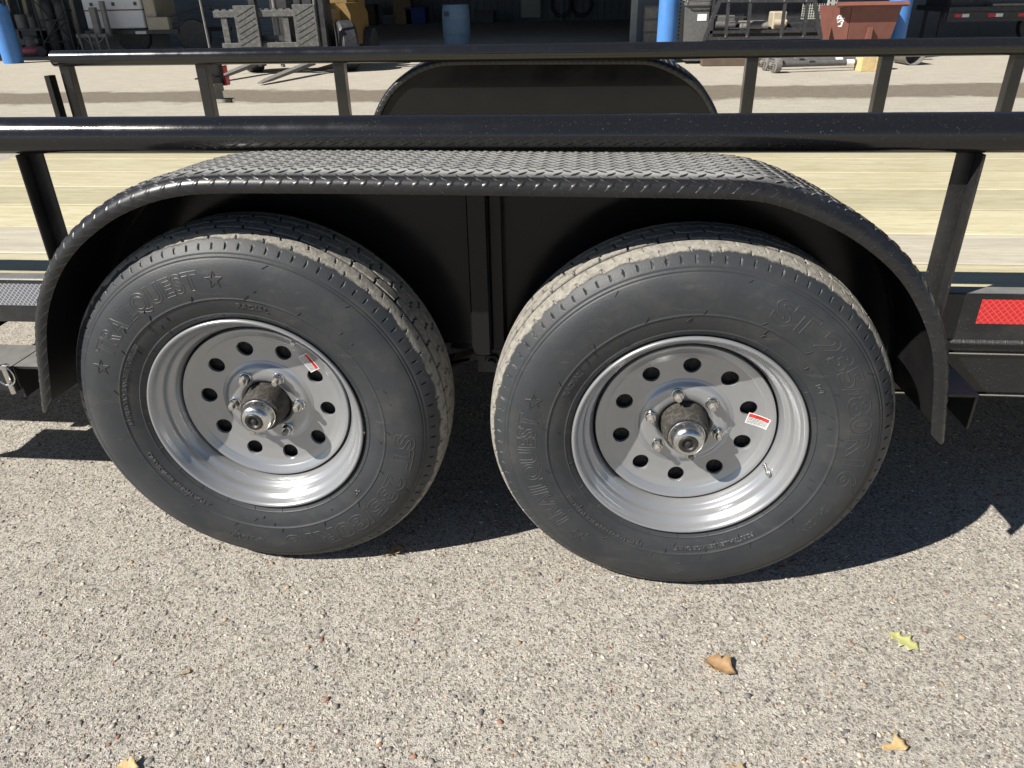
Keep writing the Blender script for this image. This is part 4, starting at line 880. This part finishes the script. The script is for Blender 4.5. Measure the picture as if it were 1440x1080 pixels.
# dark flatbed trailer at the right, inside the shade
YT = 16.0; p = atY(1400, 40, YT); o = thing('flatbed_trailer', 'dark flatbed trailer with red and white reflective tape parked in the shade', 'trailer', (p.x, YT, 0), -.06)
mb = MB(); mb.box(-.95, 4.5, 0, 2.0, .62, .72, bev=.01); mb.box(-.95, 4.5, 0, .06, .45, .62); part('bed', mb, 'dark', o)
mb = MB(); mb.box(-.15, 4.5, .02, 1.9, .722, .76); part('deck', mb, 'steel', o)
for x in (-.82, -.2, .35, .9, 1.5):
    mb = MB(); mb.box(x, x+.13, -.006, -.001, .53, .59); part('red_tape', mb, 'lens', o); mb = MB(); mb.box(x+.14, x+.27, -.006, -.001, .53, .59); part('white_tape', mb, 'whitemark', o)
mb = MB(); mb.box(-.9, -.1, .3, .36, .72, 1.9); mb.box(-.9, -.84, .3, 1.6, .72, 1.9); part('headboard', mb, 'dark', o)
for x in (.9, 1.7): mb = MB(); mb.lathe([(.18, -.1), (.33, -.1), (.36, 0), (.33, .1), (.18, .1)], 28, Matrix.Translation((x, .4, .36)), axis='Y'); part('wheel', mb, 'dark', o)
mb = MB(); mb.box(-.9, -.84, .5, .56, 0, .62); mb.box(-.9, -.84, 1.5, 1.56, 0, .62); part('stand', mb, 'dark', o)

# ------------------------------------------------------------------ leaves and litter
def leaf(px, py, size, ang, mat, label, curl=.35, kind=0, z=.002):
    p = atZ(px, py)
    shapes = [[(0, 0), (.06, .05), (.16, .10), (.22, .24), (.27, .13), (.36, .10), (.45, .17), (.55, .30), (.60, .17), (.70, .12), (.80, .22), (.87, .13), (1.0, .03)],
              [(0, 0), (.08, .12), (.2, .2), (.33, .27), (.45, .2), (.55, .3), (.7, .25), (.82, .12), (1.0, .02)],
              [(0, 0), (.1, .08), (.3, .12), (.45, .08), (.6, .14), (.75, .32), (.85, .2), (1.0, .1)]]
    up_ = shapes[kind]; vs = []; fs = []; n = len(up_)
    def zz(x, y): return size*(curl*(.55*(abs(y)/.3)**1.5*.45+.5*(x-.45)**2+.05*math.sin(x*17+y*9)))
    for k, (x, y) in enumerate(up_):
        for q in (-1.0, -.5, 0, .5, 1.0):
            yy = 1.35*y*q*(1.0 if q > 0 else .88+.25*math.sin(k*2.1)); vs.append(((x-.5)*size, yy*size, zz(x, yy)))
    for k in range(n-1):
        for j in range(4): a = 5*k+j; fs.append((a, a+5, a+6, a+1))
    mb = MB(); mb.add(vs, fs)
    me = mb.mesh('leaf', mat, 60); me.materials[0] = M[mat]
    o = thing('fallen_leaf', label, 'leaf', (p.x, p.y, z), math.radians(ang), 'fallen leaves on the concrete')
    c = child_local('blade', me, o); md = c.modifiers.new('thickness', 'SOLIDIFY'); md.thickness = .0007
    st = MB(); st.tube([(-.5*size, 0, zz(0, 0)), (-.62*size, .03*size, zz(0, 0)+.002), (-.72*size, .08*size, .001)], .0007, 6); part('stem', st, mat, o); return o
leaf(1270, 903, .060, -48, 'leaf_y', 'pale yellow green lobed oak leaf on the sunlit concrete', .3, 0)
leaf(1012, 941, .060, -28, 'leaf_b', 'curled brown leaf on the sunlit concrete', .75, 1)
leaf(1256, 1052, .045, 15, 'leaf_t', 'tan three-pointed leaf scrap on the concrete', .7, 2)
leaf(180, 1084, .04, 10, 'leaf_t', 'tan curled leaf lying alone on open concrete far from the tires', .9, 1)
leaf(262, 947, .018, 40, 'leaf_d', 'tiny narrow yellowish leaf fragment on the concrete', .4, 2)
leaf(556, 777, .05, 40, 'leaf_d', 'dull leaf lying at the shadow edge by a tire', .6, 0)
leaf(1035, 1083, .028, -15, 'leaf_d', 'small dull leaf fragment among the pebbles', .8, 2)
p = atZ(663, 762); o = thing('twig', 'thin dark twig on the concrete between the tires', 'twig', (p.x, p.y, .002)); mb = MB(); mb.tube([(-.005, -.02, .001), (0, 0, .004), (.004, .02, .003), (.002, .045, .001)], .0009, 6); part('stick', mb, 'brownwood', o)
